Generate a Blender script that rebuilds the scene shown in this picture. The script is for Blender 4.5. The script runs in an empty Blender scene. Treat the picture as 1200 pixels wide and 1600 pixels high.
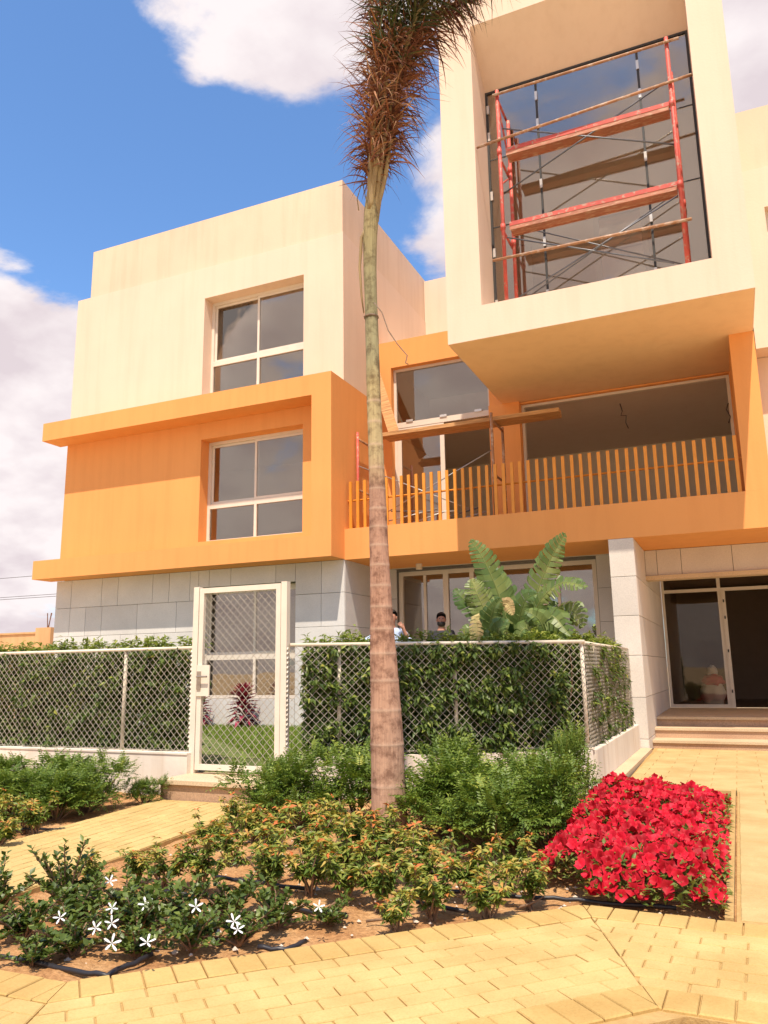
import bpy, bmesh, math, random
import numpy as np
from mathutils import Vector, Matrix, Quaternion

random.seed(7)
rng = np.random.default_rng(11)
SC = bpy.context.scene
COL = SC.collection
S = 0.84                      # survey units -> metres, applied to every root at the end
R = math.radians

# ------------------------------------------------------------------ camera
cam_d = bpy.data.cameras.new('camera'); cam = bpy.data.objects.new('camera', cam_d); COL.objects.link(cam)
yaw, pit, rol = 0.4141388, 0.19896469, -0.01483368
fw = Vector((-math.sin(yaw)*math.cos(pit), math.cos(yaw)*math.cos(pit), math.sin(pit)))
rt = Vector((math.cos(yaw), math.sin(yaw), 0)); up = rt.cross(fw)
r2 = math.cos(rol)*rt + math.sin(rol)*up; u2 = -math.sin(rol)*rt + math.cos(rol)*up
cam.matrix_world = Matrix(((r2.x, u2.x, -fw.x, 0), (r2.y, u2.y, -fw.y, 0), (r2.z, u2.z, -fw.z, 1.5*S), (0, 0, 0, 1)))
cam_d.sensor_fit = 'HORIZONTAL'; cam_d.sensor_width = 36; cam_d.lens = 36*1225.03/1200
cam_d.clip_start = 0.05; cam_d.clip_end = 5000
SC.camera = cam

# ------------------------------------------------------------------ sun, sky, exposure
sun_dir = Vector((-0.126, 0.421, -0.898)).normalized()
sd = bpy.data.lights.new('sun', 'SUN'); sd.energy = 2.6; sd.angle = R(0.55); sd.color = (1.0, 0.87, 0.70)
so = bpy.data.objects.new('sun', sd); COL.objects.link(so)
so.rotation_euler = (-sun_dir).to_track_quat('Z', 'Y').to_euler(); so.location = (0, -20, 40)
W = bpy.data.worlds.new('World'); SC.world = W; W.use_nodes = True
SC.view_settings.view_transform = 'Standard'; SC.view_settings.look = 'None'
SC.view_settings.exposure = 1.28; SC.view_settings.gamma = 1.0
SC.view_settings.use_curve_mapping = False

def world_nodes():
    nt = W.node_tree; nt.nodes.clear(); N = nt.nodes.new; L = nt.links.new
    out = N('ShaderNodeOutputWorld'); bg = N('ShaderNodeBackground')
    sky = N('ShaderNodeTexSky'); sky.sky_type = 'NISHITA'; sky.sun_disc = False
    sky.sun_elevation = math.asin(-sun_dir.z); sky.sun_rotation = math.atan2(-sun_dir.x, -sun_dir.y)
    sky.air_density = 1.0; sky.dust_density = 0.4; sky.ozone_density = 2.2
    tc = N('ShaderNodeTexCoord')
    sep = N('ShaderNodeSeparateXYZ'); L(tc.outputs['Generated'], sep.inputs[0])
    def math_(op, a, b=None, c=None):
        m = N('ShaderNodeMath'); m.operation = op
        for i, v in enumerate((a, b, c)):
            if v is None: continue
            if isinstance(v, (int, float)): m.inputs[i].default_value = v
            else: L(v, m.inputs[i])
        return m.outputs[0]
    zc = math_('MAXIMUM', sep.outputs['Z'], 0.0)
    k = math_('DIVIDE', 1.0, math_('ADD', zc, 0.42))
    cx = math_('MULTIPLY', sep.outputs['X'], k); cy = math_('MULTIPLY', sep.outputs['Y'], k)
    cmb = N('ShaderNodeCombineXYZ'); L(cx, cmb.inputs[0]); L(cy, cmb.inputs[1]); L(zc, cmb.inputs[2])
    nz = N('ShaderNodeTexNoise'); nz.inputs['Scale'].default_value = 3.6; nz.inputs['Detail'].default_value = 11
    nz.inputs['Roughness'].default_value = 0.58; nz.inputs['Distortion'].default_value = 0.25
    L(cmb.outputs[0], nz.inputs['Vector'])
    # banks of cumulus, by direction; the last row is unseen, added for glass reflections
    tot = None
    for (d, w, amp) in [((-0.80, 0.56, 0.30), 0.026, .22), ((-0.76, 0.63, 0.20), 0.012, .20), ((-0.73, 0.58, 0.41), 0.004, .10),
                        ((-0.416, 0.575, 0.71), 0.008, .18), ((-0.25, 0.60, 0.75), 0.02, .2), ((0.12, 0.76, 0.65), 0.022, .34),
                        ((-0.25, 0.765, 0.555), 0.003, .20), ((-0.22, 0.85, 0.46), 0.006, .26), ((0.3, 0.85, 0.40), 0.05, .3),
                        ((-0.62, 0.50, 0.60), 0.012, -.22), ((-0.45, 0.75, 0.48), 0.02, -.25),
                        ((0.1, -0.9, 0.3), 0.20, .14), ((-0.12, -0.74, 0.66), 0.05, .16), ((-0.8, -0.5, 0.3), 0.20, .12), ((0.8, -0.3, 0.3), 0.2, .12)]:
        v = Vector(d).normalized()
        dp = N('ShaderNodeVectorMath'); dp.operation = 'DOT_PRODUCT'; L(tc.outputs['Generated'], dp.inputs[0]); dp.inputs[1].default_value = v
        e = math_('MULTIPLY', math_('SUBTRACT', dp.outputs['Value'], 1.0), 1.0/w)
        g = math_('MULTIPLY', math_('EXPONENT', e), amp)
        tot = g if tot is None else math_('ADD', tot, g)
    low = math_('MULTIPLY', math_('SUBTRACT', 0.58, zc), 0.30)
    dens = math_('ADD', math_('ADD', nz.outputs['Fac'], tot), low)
    mr = N('ShaderNodeMapRange'); mr.interpolation_type = 'SMOOTHSTEP'; L(dens, mr.inputs[0]); mr.inputs[1].default_value = .57; mr.inputs[2].default_value = .70
    # body shading of the clouds
    n2 = N('ShaderNodeTexNoise'); n2.inputs['Scale'].default_value = 6.5; n2.inputs['Detail'].default_value = 8; L(cmb.outputs[0], n2.inputs['Vector'])
    mp = N('ShaderNodeVectorMath'); mp.operation = 'ADD'; L(cmb.outputs[0], mp.inputs[0]); mp.inputs[1].default_value = (.13, .3, .5)
    L(mp.outputs[0], n2.inputs['Vector'])
    cr = N('ShaderNodeValToRGB'); L(n2.outputs['Fac'], cr.inputs[0])
    cr.color_ramp.elements[0].position = .36; cr.color_ramp.elements[0].color = (2.75, 2.4, 2.52, 1)
    cr.color_ramp.elements[1].position = .58; cr.color_ramp.elements[1].color = (3.55, 3.25, 3.25, 1)
    ss = N('ShaderNodeVectorMath'); ss.operation = 'MULTIPLY'; L(sky.outputs[0], ss.inputs[0]); ss.inputs[1].default_value = (.58, .73, .86)
    mx = N('ShaderNodeMix'); mx.data_type = 'RGBA'
    L(mr.outputs[0], mx.inputs[0]); L(ss.outputs[0], mx.inputs[6]); L(cr.outputs[0], mx.inputs[7])
    L(mx.outputs[2], bg.inputs['Color']); bg.inputs['Strength'].default_value = 0.12
    L(bg.outputs[0], out.inputs[0])
world_nodes()

# ------------------------------------------------------------------ materials
MATS = {}
class NT:
    def __init__(s, name):
        m = bpy.data.materials.new(name); m.use_nodes = True; s.m = m; s.t = m.node_tree
        s.b = s.t.nodes['Principled BSDF']; s.o = s.t.nodes['Material Output']; MATS[name] = m
        s.tc = None
    def n(s, k, **kw):
        x = s.t.nodes.new(k)
        for a, v in kw.items(): setattr(x, a, v)
        return x
    def l(s, a, b): s.t.links.new(a, b)
    def obj(s):
        if not s.tc: s.tc = s.n('ShaderNodeTexCoord')
        return s.tc.outputs['Object']
    def pos(s):
        g = s.n('ShaderNodeNewGeometry'); return g.outputs['Position']
    def noise(s, scale, detail=4, rough=.55, vec=None, stretch=None):
        x = s.n('ShaderNodeTexNoise'); x.inputs['Scale'].default_value = scale; x.inputs['Detail'].default_value = detail; x.inputs['Roughness'].default_value = rough
        v = vec or s.pos()
        if stretch:
            mp = s.n('ShaderNodeMapping'); s.l(v, mp.inputs[0]); mp.inputs['Scale'].default_value = stretch; v = mp.outputs[0]
        s.l(v, x.inputs['Vector']); return x.outputs['Fac']
    def ramp(s, fac, stops):
        r = s.n('ShaderNodeValToRGB'); s.l(fac, r.inputs[0]); e = r.color_ramp.elements
        while len(e) < len(stops): e.new(.5)
        for i, (p, c) in enumerate(stops): e[i].position = p; e[i].color = (*c, 1) if len(c) == 3 else c
        return r.outputs[0]
    def mix(s, fac, a, b, mode='MIX'):
        x = s.n('ShaderNodeMix', data_type='RGBA', blend_type=mode)
        for sock, v in ((x.inputs[0], fac), (x.inputs[6], a), (x.inputs[7], b)):
            if isinstance(v, (int, float)): sock.default_value = v
            elif isinstance(v, tuple): sock.default_value = (*v, 1)
            else: s.l(v, sock)
        return x.outputs[2]
    def bump(s, h, strength=.3, dist=.02):
        b = s.n('ShaderNodeBump'); b.inputs['Strength'].default_value = strength; b.inputs['Distance'].default_value = dist
        s.l(h, b.inputs['Height']); s.l(b.outputs[0], s.b.inputs['Normal'])
    def col(s, c):
        if isinstance(c, tuple): s.b.inputs['Base Color'].default_value = (*c, 1)
        else: s.l(c, s.b.inputs['Base Color'])
    def set(s, rough=.6, metal=0, spec=None):
        s.b.inputs['Roughness'].default_value = rough; s.b.inputs['Metallic'].default_value = metal
        if spec is not None: s.b.inputs['Specular IOR Level'].default_value = spec
        return s.m

def paint(name, c, dirt=.10, rough=.85):
    k = NT(name)
    a = k.noise(.5, 5); streak = k.noise(1.0, 5, .6, stretch=(5, 5, .35)); fine = k.noise(26, 3)
    dark = tuple(v*(1-dirt*1.5) for v in c); lite = tuple(min(1, v*(1+dirt*.35)) for v in c)
    base = k.ramp(a, [(.3, dark), (.7, lite)])
    st = k.ramp(streak, [(.46, (1, 1, 1)), (.66, (1-dirt*.8, 1-dirt*1.1, 1-dirt*1.4))])
    x = k.mix(1.0, base, st, 'MULTIPLY'); k.col(x)
    h = k.mix(.5, fine, streak); k.bump(h, .28, .012)
    return k.set(rough, 0, .25)
paint('cream_paint', (.755, .59, .46), .045)
paint('parapet_paint', (.735, .565, .42), .07)
paint('orange_paint', (.80, .355, .115), .05)
paint('bounce_tinted_cream', (.90, .62, .37), .05)  # cream underside with warm light bounced off the ground put into its colour
paint('interior_paint', (.82, .73, .61), .03)
paint('ceiling_paint', (.72, .62, .53), .03)
paint('white_render', (.80, .73, .63), .16)
paint('neighbour_paint', (.66, .40, .20), .12)

def stone(name, a, b, random_amt=.10, speck=.12):
    k = NT(name)
    oi = k.n('ShaderNodeObjectInfo')
    base = k.ramp(k.noise(1.3, 5), [(.3, a), (.72, b)])
    sp = k.ramp(k.noise(70, 2, .7), [(.38, (1-speck*2,)*3), (.6, (1, 1, 1))])
    x = k.mix(1, base, sp, 'MULTIPLY')
    rv = k.ramp(oi.outputs['Random'], [(0, (1-random_amt*1.6, 1-random_amt*1.6, 1-random_amt*1.5)), (1, (1+random_amt*.5,)*3)])
    x = k.mix(1, x, rv, 'MULTIPLY'); k.col(x); k.bump(k.noise(60, 3), .15, .01)
    return k.set(.75, 0, .3)
stone('grey_stone', (.60, .585, .575), (.71, .695, .68), .06, .05)
stone('pale_stone', (.64, .585, .53), (.74, .685, .62), .06, .06)
stone('stone_backing', (.16, .15, .14), (.22, .2, .18))
stone('step_stone', (.60, .45, .29), (.72, .56, .37), .05)
stone('step_riser', (.50, .31, .20), (.62, .42, .27), .08)

def paver_mat(name, a, b, c):
    k = NT(name); oi = k.n('ShaderNodeObjectInfo')
    base = k.ramp(oi.outputs['Random'], [(0, a), (.5, b), (1, c)])
    blot = k.ramp(k.noise(2.2, 6, .6), [(.35, (.86, .80, .72)), (.62, (1.04, 1.04, 1.02))])
    x = k.mix(1, base, blot, 'MULTIPLY')
    sp = k.ramp(k.noise(90, 2, .8), [(.36, (.80, .76, .68)), (.55, (1, 1, 1))])
    x = k.mix(.45, x, sp, 'MULTIPLY'); k.col(x)
    k.bump(k.noise(75, 4, .7), .35, .006); return k.set(.85, 0, .25)
paver_mat('paver', (.545, .395, .162), (.56, .408, .17), (.575, .42, .178))
paver_mat('border_paver', (.505, .345, .128), (.525, .36, .135), (.54, .372, .142))
paver_mat('path_tile', (.50, .375, .175), (.515, .385, .182), (.53, .40, .19))

def soil():
    k = NT('soil')
    a = k.ramp(k.noise(3.0, 7, .65), [(.28, (.40, .19, .08)), (.5, (.58, .325, .145)), (.74, (.70, .46, .235))])
    b = k.ramp(k.noise(42, 4, .7), [(.3, (.62, .55, .5)), (.62, (1.08, 1.06, 1.04))])
    k.col(k.mix(1, a, b, 'MULTIPLY')); k.bump(k.noise(38, 6, .75), .8, .03); k.set(.95, 0, .15)
    k = NT('sand')
    a = k.ramp(k.noise(.35, 7, .6), [(.3, (.58, .43, .25)), (.7, (.70, .54, .34))])
    b = k.ramp(k.noise(30, 4, .7), [(.3, (.8, .76, .7)), (.62, (1.05, 1.05, 1.04))])
    k.col(k.mix(1, a, b, 'MULTIPLY')); k.bump(k.noise(20, 6, .7), .5, .03); k.set(.95, 0, .15)
    k = NT('joint_sand')
    k.col(k.ramp(k.noise(24, 4), [(.3, (.40, .245, .085)), (.7, (.49, .325, .125))])); k.bump(k.noise(80, 3), .4, .01); k.set(.95)
    k = NT('lawn_ground')
    k.col(k.ramp(k.noise(5, 6, .6), [(.3, (.075, .115, .02)), (.7, (.17, .21, .045))])); k.bump(k.noise(60, 4), .8, .03); k.set(.9)
    k = NT('kerb_concrete')
    k.col(k.ramp(k.noise(6, 6, .7), [(.3, (.58, .44, .31)), (.5, (.68, .54, .40)), (.7, (.74, .60, .46))])); k.bump(k.noise(40, 5), .5, .015); k.set(.9)
soil()

def simple(name, c, rough=.5, metal=0, var=.08, scale=6, bump=.1, spec=None):
    k = NT(name)
    k.col(k.ramp(k.noise(scale, 4), [(.3, tuple(v*(1-var*1.5) for v in c)), (.7, tuple(min(1, v*(1+var)) for v in c))]))
    if bump: k.bump(k.noise(scale*6, 3), bump, .005)
    return k.set(rough, metal, spec)
simple('window_frame', (.70, .63, .54), .45, 0, .03)
simple('fence_paint', (.70, .61, .48), .5, 0, .08)
simple('wire', (.46, .41, .34), .45, .2, .10, 12)
simple('gate_paint', (.74, .66, .55), .45, 0, .04)
simple('lock_metal', (.42, .36, .30), .35, .7, .1)
simple('dark_gap', (.03, .028, .026), .5, 0, .02)
simple('steel_clip', (.66, .64, .60), .35, .6, .05)
simple('orange_metal', (.70, .27, .025), .45, 0, .06)
simple('hose', (.022, .020, .024), .45, 0, .15, 10)
simple('rope', (.20, .14, .10), .9, 0, .2, 30)
simple('cable', (.06, .05, .05), .6, 0, .1)
simple('skin', (.42, .20, .13), .55, 0, .05)
simple('hair', (.012, .009, .008), .6, 0, .1)
simple('blue_shirt', (.50, .60, .82), .85, 0, .06, 12, .3)
simple('dark_shirt', (.035, .035, .045), .85, 0, .1, 12, .3)
simple('trousers', (.05, .055, .07), .85, 0, .1, 12, .3)
simple('shoe', (.04, .03, .025), .5)
simple('white_plastic', (.78, .77, .76), .4, 0, .03)
simple('red_plastic', (.65, .05, .08), .4, 0, .05)
simple('lamp_white', (.78, .70, .58), .5)
simple('grey_steel', (.15, .155, .17), .45, .6, .15, 14)
simple('pale_steel', (.46, .45, .43), .4, .7, .1)
simple('rust', (.20, .09, .05), .85, .2, .25, 20)
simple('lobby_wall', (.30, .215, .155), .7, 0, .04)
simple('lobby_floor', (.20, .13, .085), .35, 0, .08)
simple('pebble', (.60, .50, .40), .85, 0, .15, 30)
simple('twig', (.24, .145, .085), .9, 0, .25, 30)
simple('stem_green', (.16, .20, .06), .6, 0, .15, 20)

def worn(name, c, chip, scale=9, thr=.60, stretch=None, metal=0):
    k = NT(name)
    f = k.noise(scale, 7, .7, vec=k.obj(), stretch=stretch)
    m = k.ramp(f, [(thr-.03, (0, 0, 0)), (thr+.03, (1, 1, 1))])
    a = k.ramp(k.noise(scale*.4, 4, vec=k.obj()), [(.3, tuple(v*.75 for v in c)), (.7, tuple(min(1, v*1.15) for v in c))])
    k.col(k.mix(m, a, chip)); k.bump(f, .25, .006); return k.set(.6, metal)
worn('red_scaffold', (.56, .085, .06), (.44, .27, .20), 11, .58)
worn('rust_tube', (.40, .20, .10), (.52, .38, .28), 9, .55)
worn('scaffold_board', (.42, .16, .09), (.50, .30, .19), 5, .55, (1, 6, 6))

def wood():
    k = NT('plank_wood')
    g = k.noise(2.2, 7, .65, vec=k.obj(), stretch=(1.0, 16, 16))
    k.col(k.ramp(g, [(.28, (.26, .115, .04)), (.5, (.50, .26, .10)), (.72, (.66, .40, .18))])); k.bump(g, .4, .008); k.set(.8)
wood()

def glass(name, refl, tint):
    k = NT(name)
    t = k.n('ShaderNodeBsdfTransparent'); t.inputs[0].default_value = (*tint, 1)
    g = k.n('ShaderNodeBsdfGlossy'); g.inputs['Roughness'].default_value = .004; g.inputs[0].default_value = (.90, .84, .77, 1)
    lw = k.n('ShaderNodeFresnel'); lw.inputs[0].default_value = 1.5
    ma = k.n('ShaderNodeMath', operation='ADD'); k.l(lw.outputs[0], ma.inputs[0]); ma.inputs[1].default_value = refl; ma.use_clamp = True
    b = k.n('ShaderNodeBump'); b.inputs['Strength'].default_value = .03; b.inputs['Distance'].default_value = .05
    k.l(k.noise(.9, 2), b.inputs['Height']); k.l(b.outputs[0], g.inputs['Normal'])
    mx = k.n('ShaderNodeMixShader'); k.l(ma.outputs[0], mx.inputs[0]); k.l(t.outputs[0], mx.inputs[1]); k.l(g.outputs[0], mx.inputs[2])
    k.l(mx.outputs[0], k.o.inputs[0]); return k.m
glass('glass', .13, (.92, .88, .82))
glass('clear_glass', -.005, (.80, .76, .70))

def leafmat(name, stops, rough=.42, trans=.28):
    k = NT(name)
    at = k.n('ShaderNodeAttribute', attribute_name='rnd')
    c = k.ramp(at.outputs['Fac'], stops)
    k.col(c); k.set(rough, 0, .35)
    tr = k.n('ShaderNodeBsdfTranslucent'); k.l(k.mix(1, c, (1.0, 1.05, .55), 'MULTIPLY'), tr.inputs[0])
    mx = k.n('ShaderNodeMixShader'); mx.inputs[0].default_value = trans
    k.l(k.b.outputs[0], mx.inputs[1]); k.l(tr.outputs[0], mx.inputs[2]); k.l(mx.outputs[0], k.o.inputs[0]); return k.m
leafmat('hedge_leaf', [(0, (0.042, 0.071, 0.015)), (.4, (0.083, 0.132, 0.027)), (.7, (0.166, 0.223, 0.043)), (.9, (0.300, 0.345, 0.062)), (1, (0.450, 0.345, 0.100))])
leafmat('hedge_tip', [(0, (0.127, 0.196, 0.034)), (.6, (0.230, 0.287, 0.052)), (1, (0.380, 0.380, 0.081))])
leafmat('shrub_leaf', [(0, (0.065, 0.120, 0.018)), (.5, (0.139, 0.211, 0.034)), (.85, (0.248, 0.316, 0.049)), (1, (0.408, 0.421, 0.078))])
leafmat('fire_leaf', [(0, (0.074, 0.143, 0.022)), (.35, (0.185, 0.247, 0.044)), (.6, (0.358, 0.359, 0.074)), (.82, (0.519, 0.359, 0.086)), (1, (0.642, 0.179, 0.055))])
leafmat('carissa_leaf', [(0, (0.047, 0.078, 0.015)), (.5, (0.100, 0.147, 0.026)), (.8, (0.182, 0.225, 0.038)), (1, (0.347, 0.342, 0.065))], .4, .2)
leafmat('strelitzia_leaf', [(0, (0.046, 0.098, 0.023)), (.5, (0.111, 0.169, 0.044)), (.8, (0.195, 0.247, 0.072)), (1, (0.325, 0.351, 0.117))], .38, .25)
leafmat('dry_leaf', [(0, (.30, .20, .09)), (.5, (.46, .33, .15)), (1, (.55, .46, .2))], .8, .2)
leafmat('cordyline_leaf', [(0, (.10, .012, .025)), (.5, (.26, .025, .06)), (1, (.46, .06, .13))], .4, .3)
leafmat('palm_dry', [(0, (.075, .026, .020)), (.4, (.20, .072, .042)), (.75, (.36, .155, .075)), (1, (.52, .33, .18))], .75, .15)
leafmat('palm_green', [(0, (.030, .038, .012)), (.5, (.06, .075, .02)), (.85, (.12, .12, .04)), (1, (.28, .17, .08))], .5, .2)
leafmat('petal_red', [(0, (.30, .003, .010)), (.5, (.56, .005, .022)), (1, (.76, .014, .045))], .6, .22)
leafmat('petal_white', [(0, (.80, .80, .82)), (1, (.88, .88, .88))], .6, .2)
leafmat('petunia_leaf', [(0, (0.078, 0.130, 0.026)), (.6, (0.182, 0.221, 0.046)), (1, (0.416, 0.351, 0.104))])
leafmat('grass_blade', [(0, (0.098, 0.175, 0.020)), (.6, (0.196, 0.294, 0.039)), (1, (0.364, 0.406, 0.084))], .5, .3)

def bark():
    k = NT('palm_bark')
    geo = k.n('ShaderNodeAttribute', attribute_name='hgt')
    c = k.ramp(geo.outputs['Fac'], [(0, (.46, .30, .215)), (.30, (.41, .245, .175)), (.50, (.37, .225, .165)), (.56, (.40, .33, .19)), (.68, (.38, .32, .17)), (.72, (.29, .275, .165)), (.84, (.25, .24, .14)), (1, (.32, .27, .14))])
    v = k.noise(1, 6, .7, stretch=(60, 60, 3)); fx = k.ramp(v, [(.3, (.66, .62, .60)), (.62, (1.12, 1.1, 1.08))])
    b = k.noise(9, 6, .7); fb = k.ramp(b, [(.36, (.52, .45, .42)), (.54, (1.08, 1.06, 1.02))])
    x = k.mix(1, k.mix(.75, c, fx, 'MULTIPLY'), fb, 'MULTIPLY')
    rg = k.n('ShaderNodeAttribute', attribute_name='ring')
    x = k.mix(rg.outputs['Fac'], x, (.52, .37, .27)); k.col(x); k.bump(v, .5, .01); k.set(.85, 0, .2)
    k = NT('petiole')
    v = k.noise(1, 5, .7, stretch=(40, 40, 2)); k.col(k.ramp(v, [(.3, (.20, .125, .055)), (.7, (.40, .30, .13))])); k.bump(v, .3, .01); k.set(.7)
bark()

# ------------------------------------------------------------------ helpers
def link(o, parent=None):
    COL.objects.link(o)
    if parent is not None: o.parent = parent
    return o
def tag(o, label=None, cat=None, group=None, kind=None):
    if label: o['label'] = label
    if cat: o['category'] = cat
    if group: o['group'] = group
    if kind: o['kind'] = kind
    return o
def empty(name, loc=(0, 0, 0), label=None, cat=None, group=None, rz=0):
    o = bpy.data.objects.new(name, None); o.empty_display_size = .2; o.location = loc; o.rotation_euler.z = rz
    link(o); return tag(o, label, cat, group)
class MB:
    """collects faces; builds one mesh object"""
    def __init__(s): s.v = []; s.f = []
    def add(s, vs, fs):
        n = len(s.v); s.v += [tuple(p) for p in vs]; s.f += [tuple(i+n for i in f) for f in fs]; return s
    def box(s, x0, x1, y0, y1, z0, z1):
        return s.add([(x0, y0, z0), (x1, y0, z0), (x1, y1, z0), (x0, y1, z0), (x0, y0, z1), (x1, y0, z1), (x1, y1, z1), (x0, y1, z1)],
                     [(0, 3, 2, 1), (4, 5, 6, 7), (0, 1, 5, 4), (1, 2, 6, 5), (2, 3, 7, 6), (3, 0, 4, 7)])
    def tube(s, pts, r, n=8, caps=True):
        pts = [Vector(p) for p in pts]; rs = r if isinstance(r, (list, tuple)) else [r]*len(pts)
        prev = None; rings = []
        for i, p in enumerate(pts):
            t = (pts[min(i+1, len(pts)-1)] - pts[max(i-1, 0)]).normalized()
            if prev is None:
                a = t.orthogonal().normalized()
            else:
                a = (prev - t*prev.dot(t)).normalized()
            prev = a; b = t.cross(a)
            rings.append([p + (a*math.cos(2*math.pi*k/n) + b*math.sin(2*math.pi*k/n))*rs[i] for k in range(n)])
        vs = [q for ring in rings for q in ring]; fs = []
        for i in range(len(pts)-1):
            for k in range(n):
                fs.append((i*n+k, i*n+(k+1) % n, (i+1)*n+(k+1) % n, (i+1)*n+k))
        if caps: fs.append(tuple(range(n-1, -1, -1))); fs.append(tuple((len(pts)-1)*n+k for k in range(n)))
        return s.add(vs, fs)
    def prism(s, poly, z0, z1, ch=0.0):
        """convex polygon (ccw xy) extruded; optional chamfer ch at the top"""
        n = len(poly)
        if ch:
            c = Vector((sum(p[0] for p in poly)/n, sum(p[1] for p in poly)/n))
            top = [(p[0]+(c.x-p[0])/max(1e-6, (c-Vector(p)).length)*ch*1.3, p[1]+(c.y-p[1])/max(1e-6, (c-Vector(p)).length)*ch*1.3, z1) for p in poly]
            vs = [(p[0], p[1], z0) for p in poly]+[(p[0], p[1], z1-ch) for p in poly]+top
            fs = [tuple(range(2*n, 3*n))]
            for L0 in (0, n):
                fs += [(L0+i, L0+(i+1) % n, L0+n+(i+1) % n, L0+n+i) for i in range(n)]
        else:
            vs = [(p[0], p[1], z0) for p in poly]+[(p[0], p[1], z1) for p in poly]
            fs = [tuple(range(n, 2*n)), tuple(range(n-1, -1, -1))]+[(i, (i+1) % n, n+(i+1) % n, n+i) for i in range(n)]
        return s.add(vs, fs)
    def mesh(s, name, mat, smooth=False):
        me = bpy.data.meshes.new(name); me.from_pydata(s.v, [], s.f); me.materials.append(MATS[mat])
        if smooth: me.polygons.foreach_set('use_smooth', [True]*len(me.polygons))
        me.update(); return me
    def build(s, name, mat, parent=None, smooth=False, loc=None):
        o = bpy.data.objects.new(name, s.mesh(name, mat, smooth)); link(o, parent)
        if loc: o.location = loc
        return o
def box(name, x0, x1, y0, y1, z0, z1, mat, parent=None): return MB().box(x0, x1, y0, y1, z0, z1).build(name, mat, parent)
def inst(name, me, parent=None, loc=(0, 0, 0), rot=(0, 0, 0), sc=(1, 1, 1)):
    o = bpy.data.objects.new(name, me); link(o, parent); o.location = loc; o.rotation_euler = rot; o.scale = sc; return o

def wall_mb(axis, pos, th, u0, u1, z0, z1, holes=()):
    """wall facing -Y at Y=pos (axis y) or +X at X=pos (axis x); holes (u0,u1,z0,z1)"""
    us = sorted({u0, u1, *[min(max(v, u0), u1) for h in holes for v in h[:2]]}); zs = sorted({z0, z1, *[min(max(v, z0), z1) for h in holes for v in h[2:]]})
    def solid(i, j):
        if not (0 <= i < len(us)-1 and 0 <= j < len(zs)-1): return False
        a = (us[i]+us[i+1])/2; b = (zs[j]+zs[j+1])/2
        return not any(h[0] < a < h[1] and h[2] < b < h[3] for h in holes)
    m = MB(); back = pos+th if axis == 'y' else pos-th
    def P(u, d, z): return (u, d, z) if axis == 'y' else (d, u, z)
    for i in range(len(us)-1):
        for j in range(len(zs)-1):
            if not solid(i, j): continue
            a, b, c, d = us[i], us[i+1], zs[j], zs[j+1]
            m.add([P(a, pos, c), P(b, pos, c), P(b, pos, d), P(a, pos, d)], [(0, 1, 2, 3)])
            m.add([P(a, back, c), P(b, back, c), P(b, back, d), P(a, back, d)], [(3, 2, 1, 0)])
            for (di, dj, q) in ((-1, 0, (a, c, a, d)), (1, 0, (b, c, b, d)), (0, -1, (a, c, b, c)), (0, 1, (a, d, b, d))):
                if not solid(i+di, j+dj):
                    m.add([P(q[0], pos, q[1]), P(q[2], pos, q[3]), P(q[2], back, q[3]), P(q[0], back, q[1])], [(0, 1, 2, 3)])
    return m
def wall(name, axis, pos, th, u0, u1, z0, z1, mat, parent, holes=()): return wall_mb(axis, pos, th, u0, u1, z0, z1, holes).build(name, mat, parent)
def room(x0, x1, y0, y1, z0, z1, parent, wallm='interior_paint', floorm='step_stone', ceilm='ceiling_paint'):
    w = MB().add([(x0, y0, z0), (x0, y1, z0), (x1, y1, z0), (x1, y0, z0), (x0, y0, z1), (x0, y1, z1), (x1, y1, z1), (x1, y0, z1)],
                 [(0, 1, 5, 4), (1, 2, 6, 5), (2, 3, 7, 6)]).build('room_walls', wallm, parent)
    MB().add([(x0, y0, z0), (x1, y0, z0), (x1, y1, z0), (x0, y1, z0)], [(0, 1, 2, 3)]).build('room_floor', floorm, w)
    MB().add([(x0, y0, z1), (x1, y0, z1), (x1, y1, z1), (x0, y1, z1)], [(3, 2, 1, 0)]).build('room_ceiling', ceilm, w)
    return w
def frame_mb(x0, x1, z0, z1, y, w, d):
    m = MB(); m.box(x0, x0+w, y, y+d, z0, z1); m.box(x1-w, x1, y, y+d, z0, z1)
    m.box(x0+w, x1-w, y, y+d, z0, z0+w); m.box(x0+w, x1-w, y, y+d, z1-w, z1); return m

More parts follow.
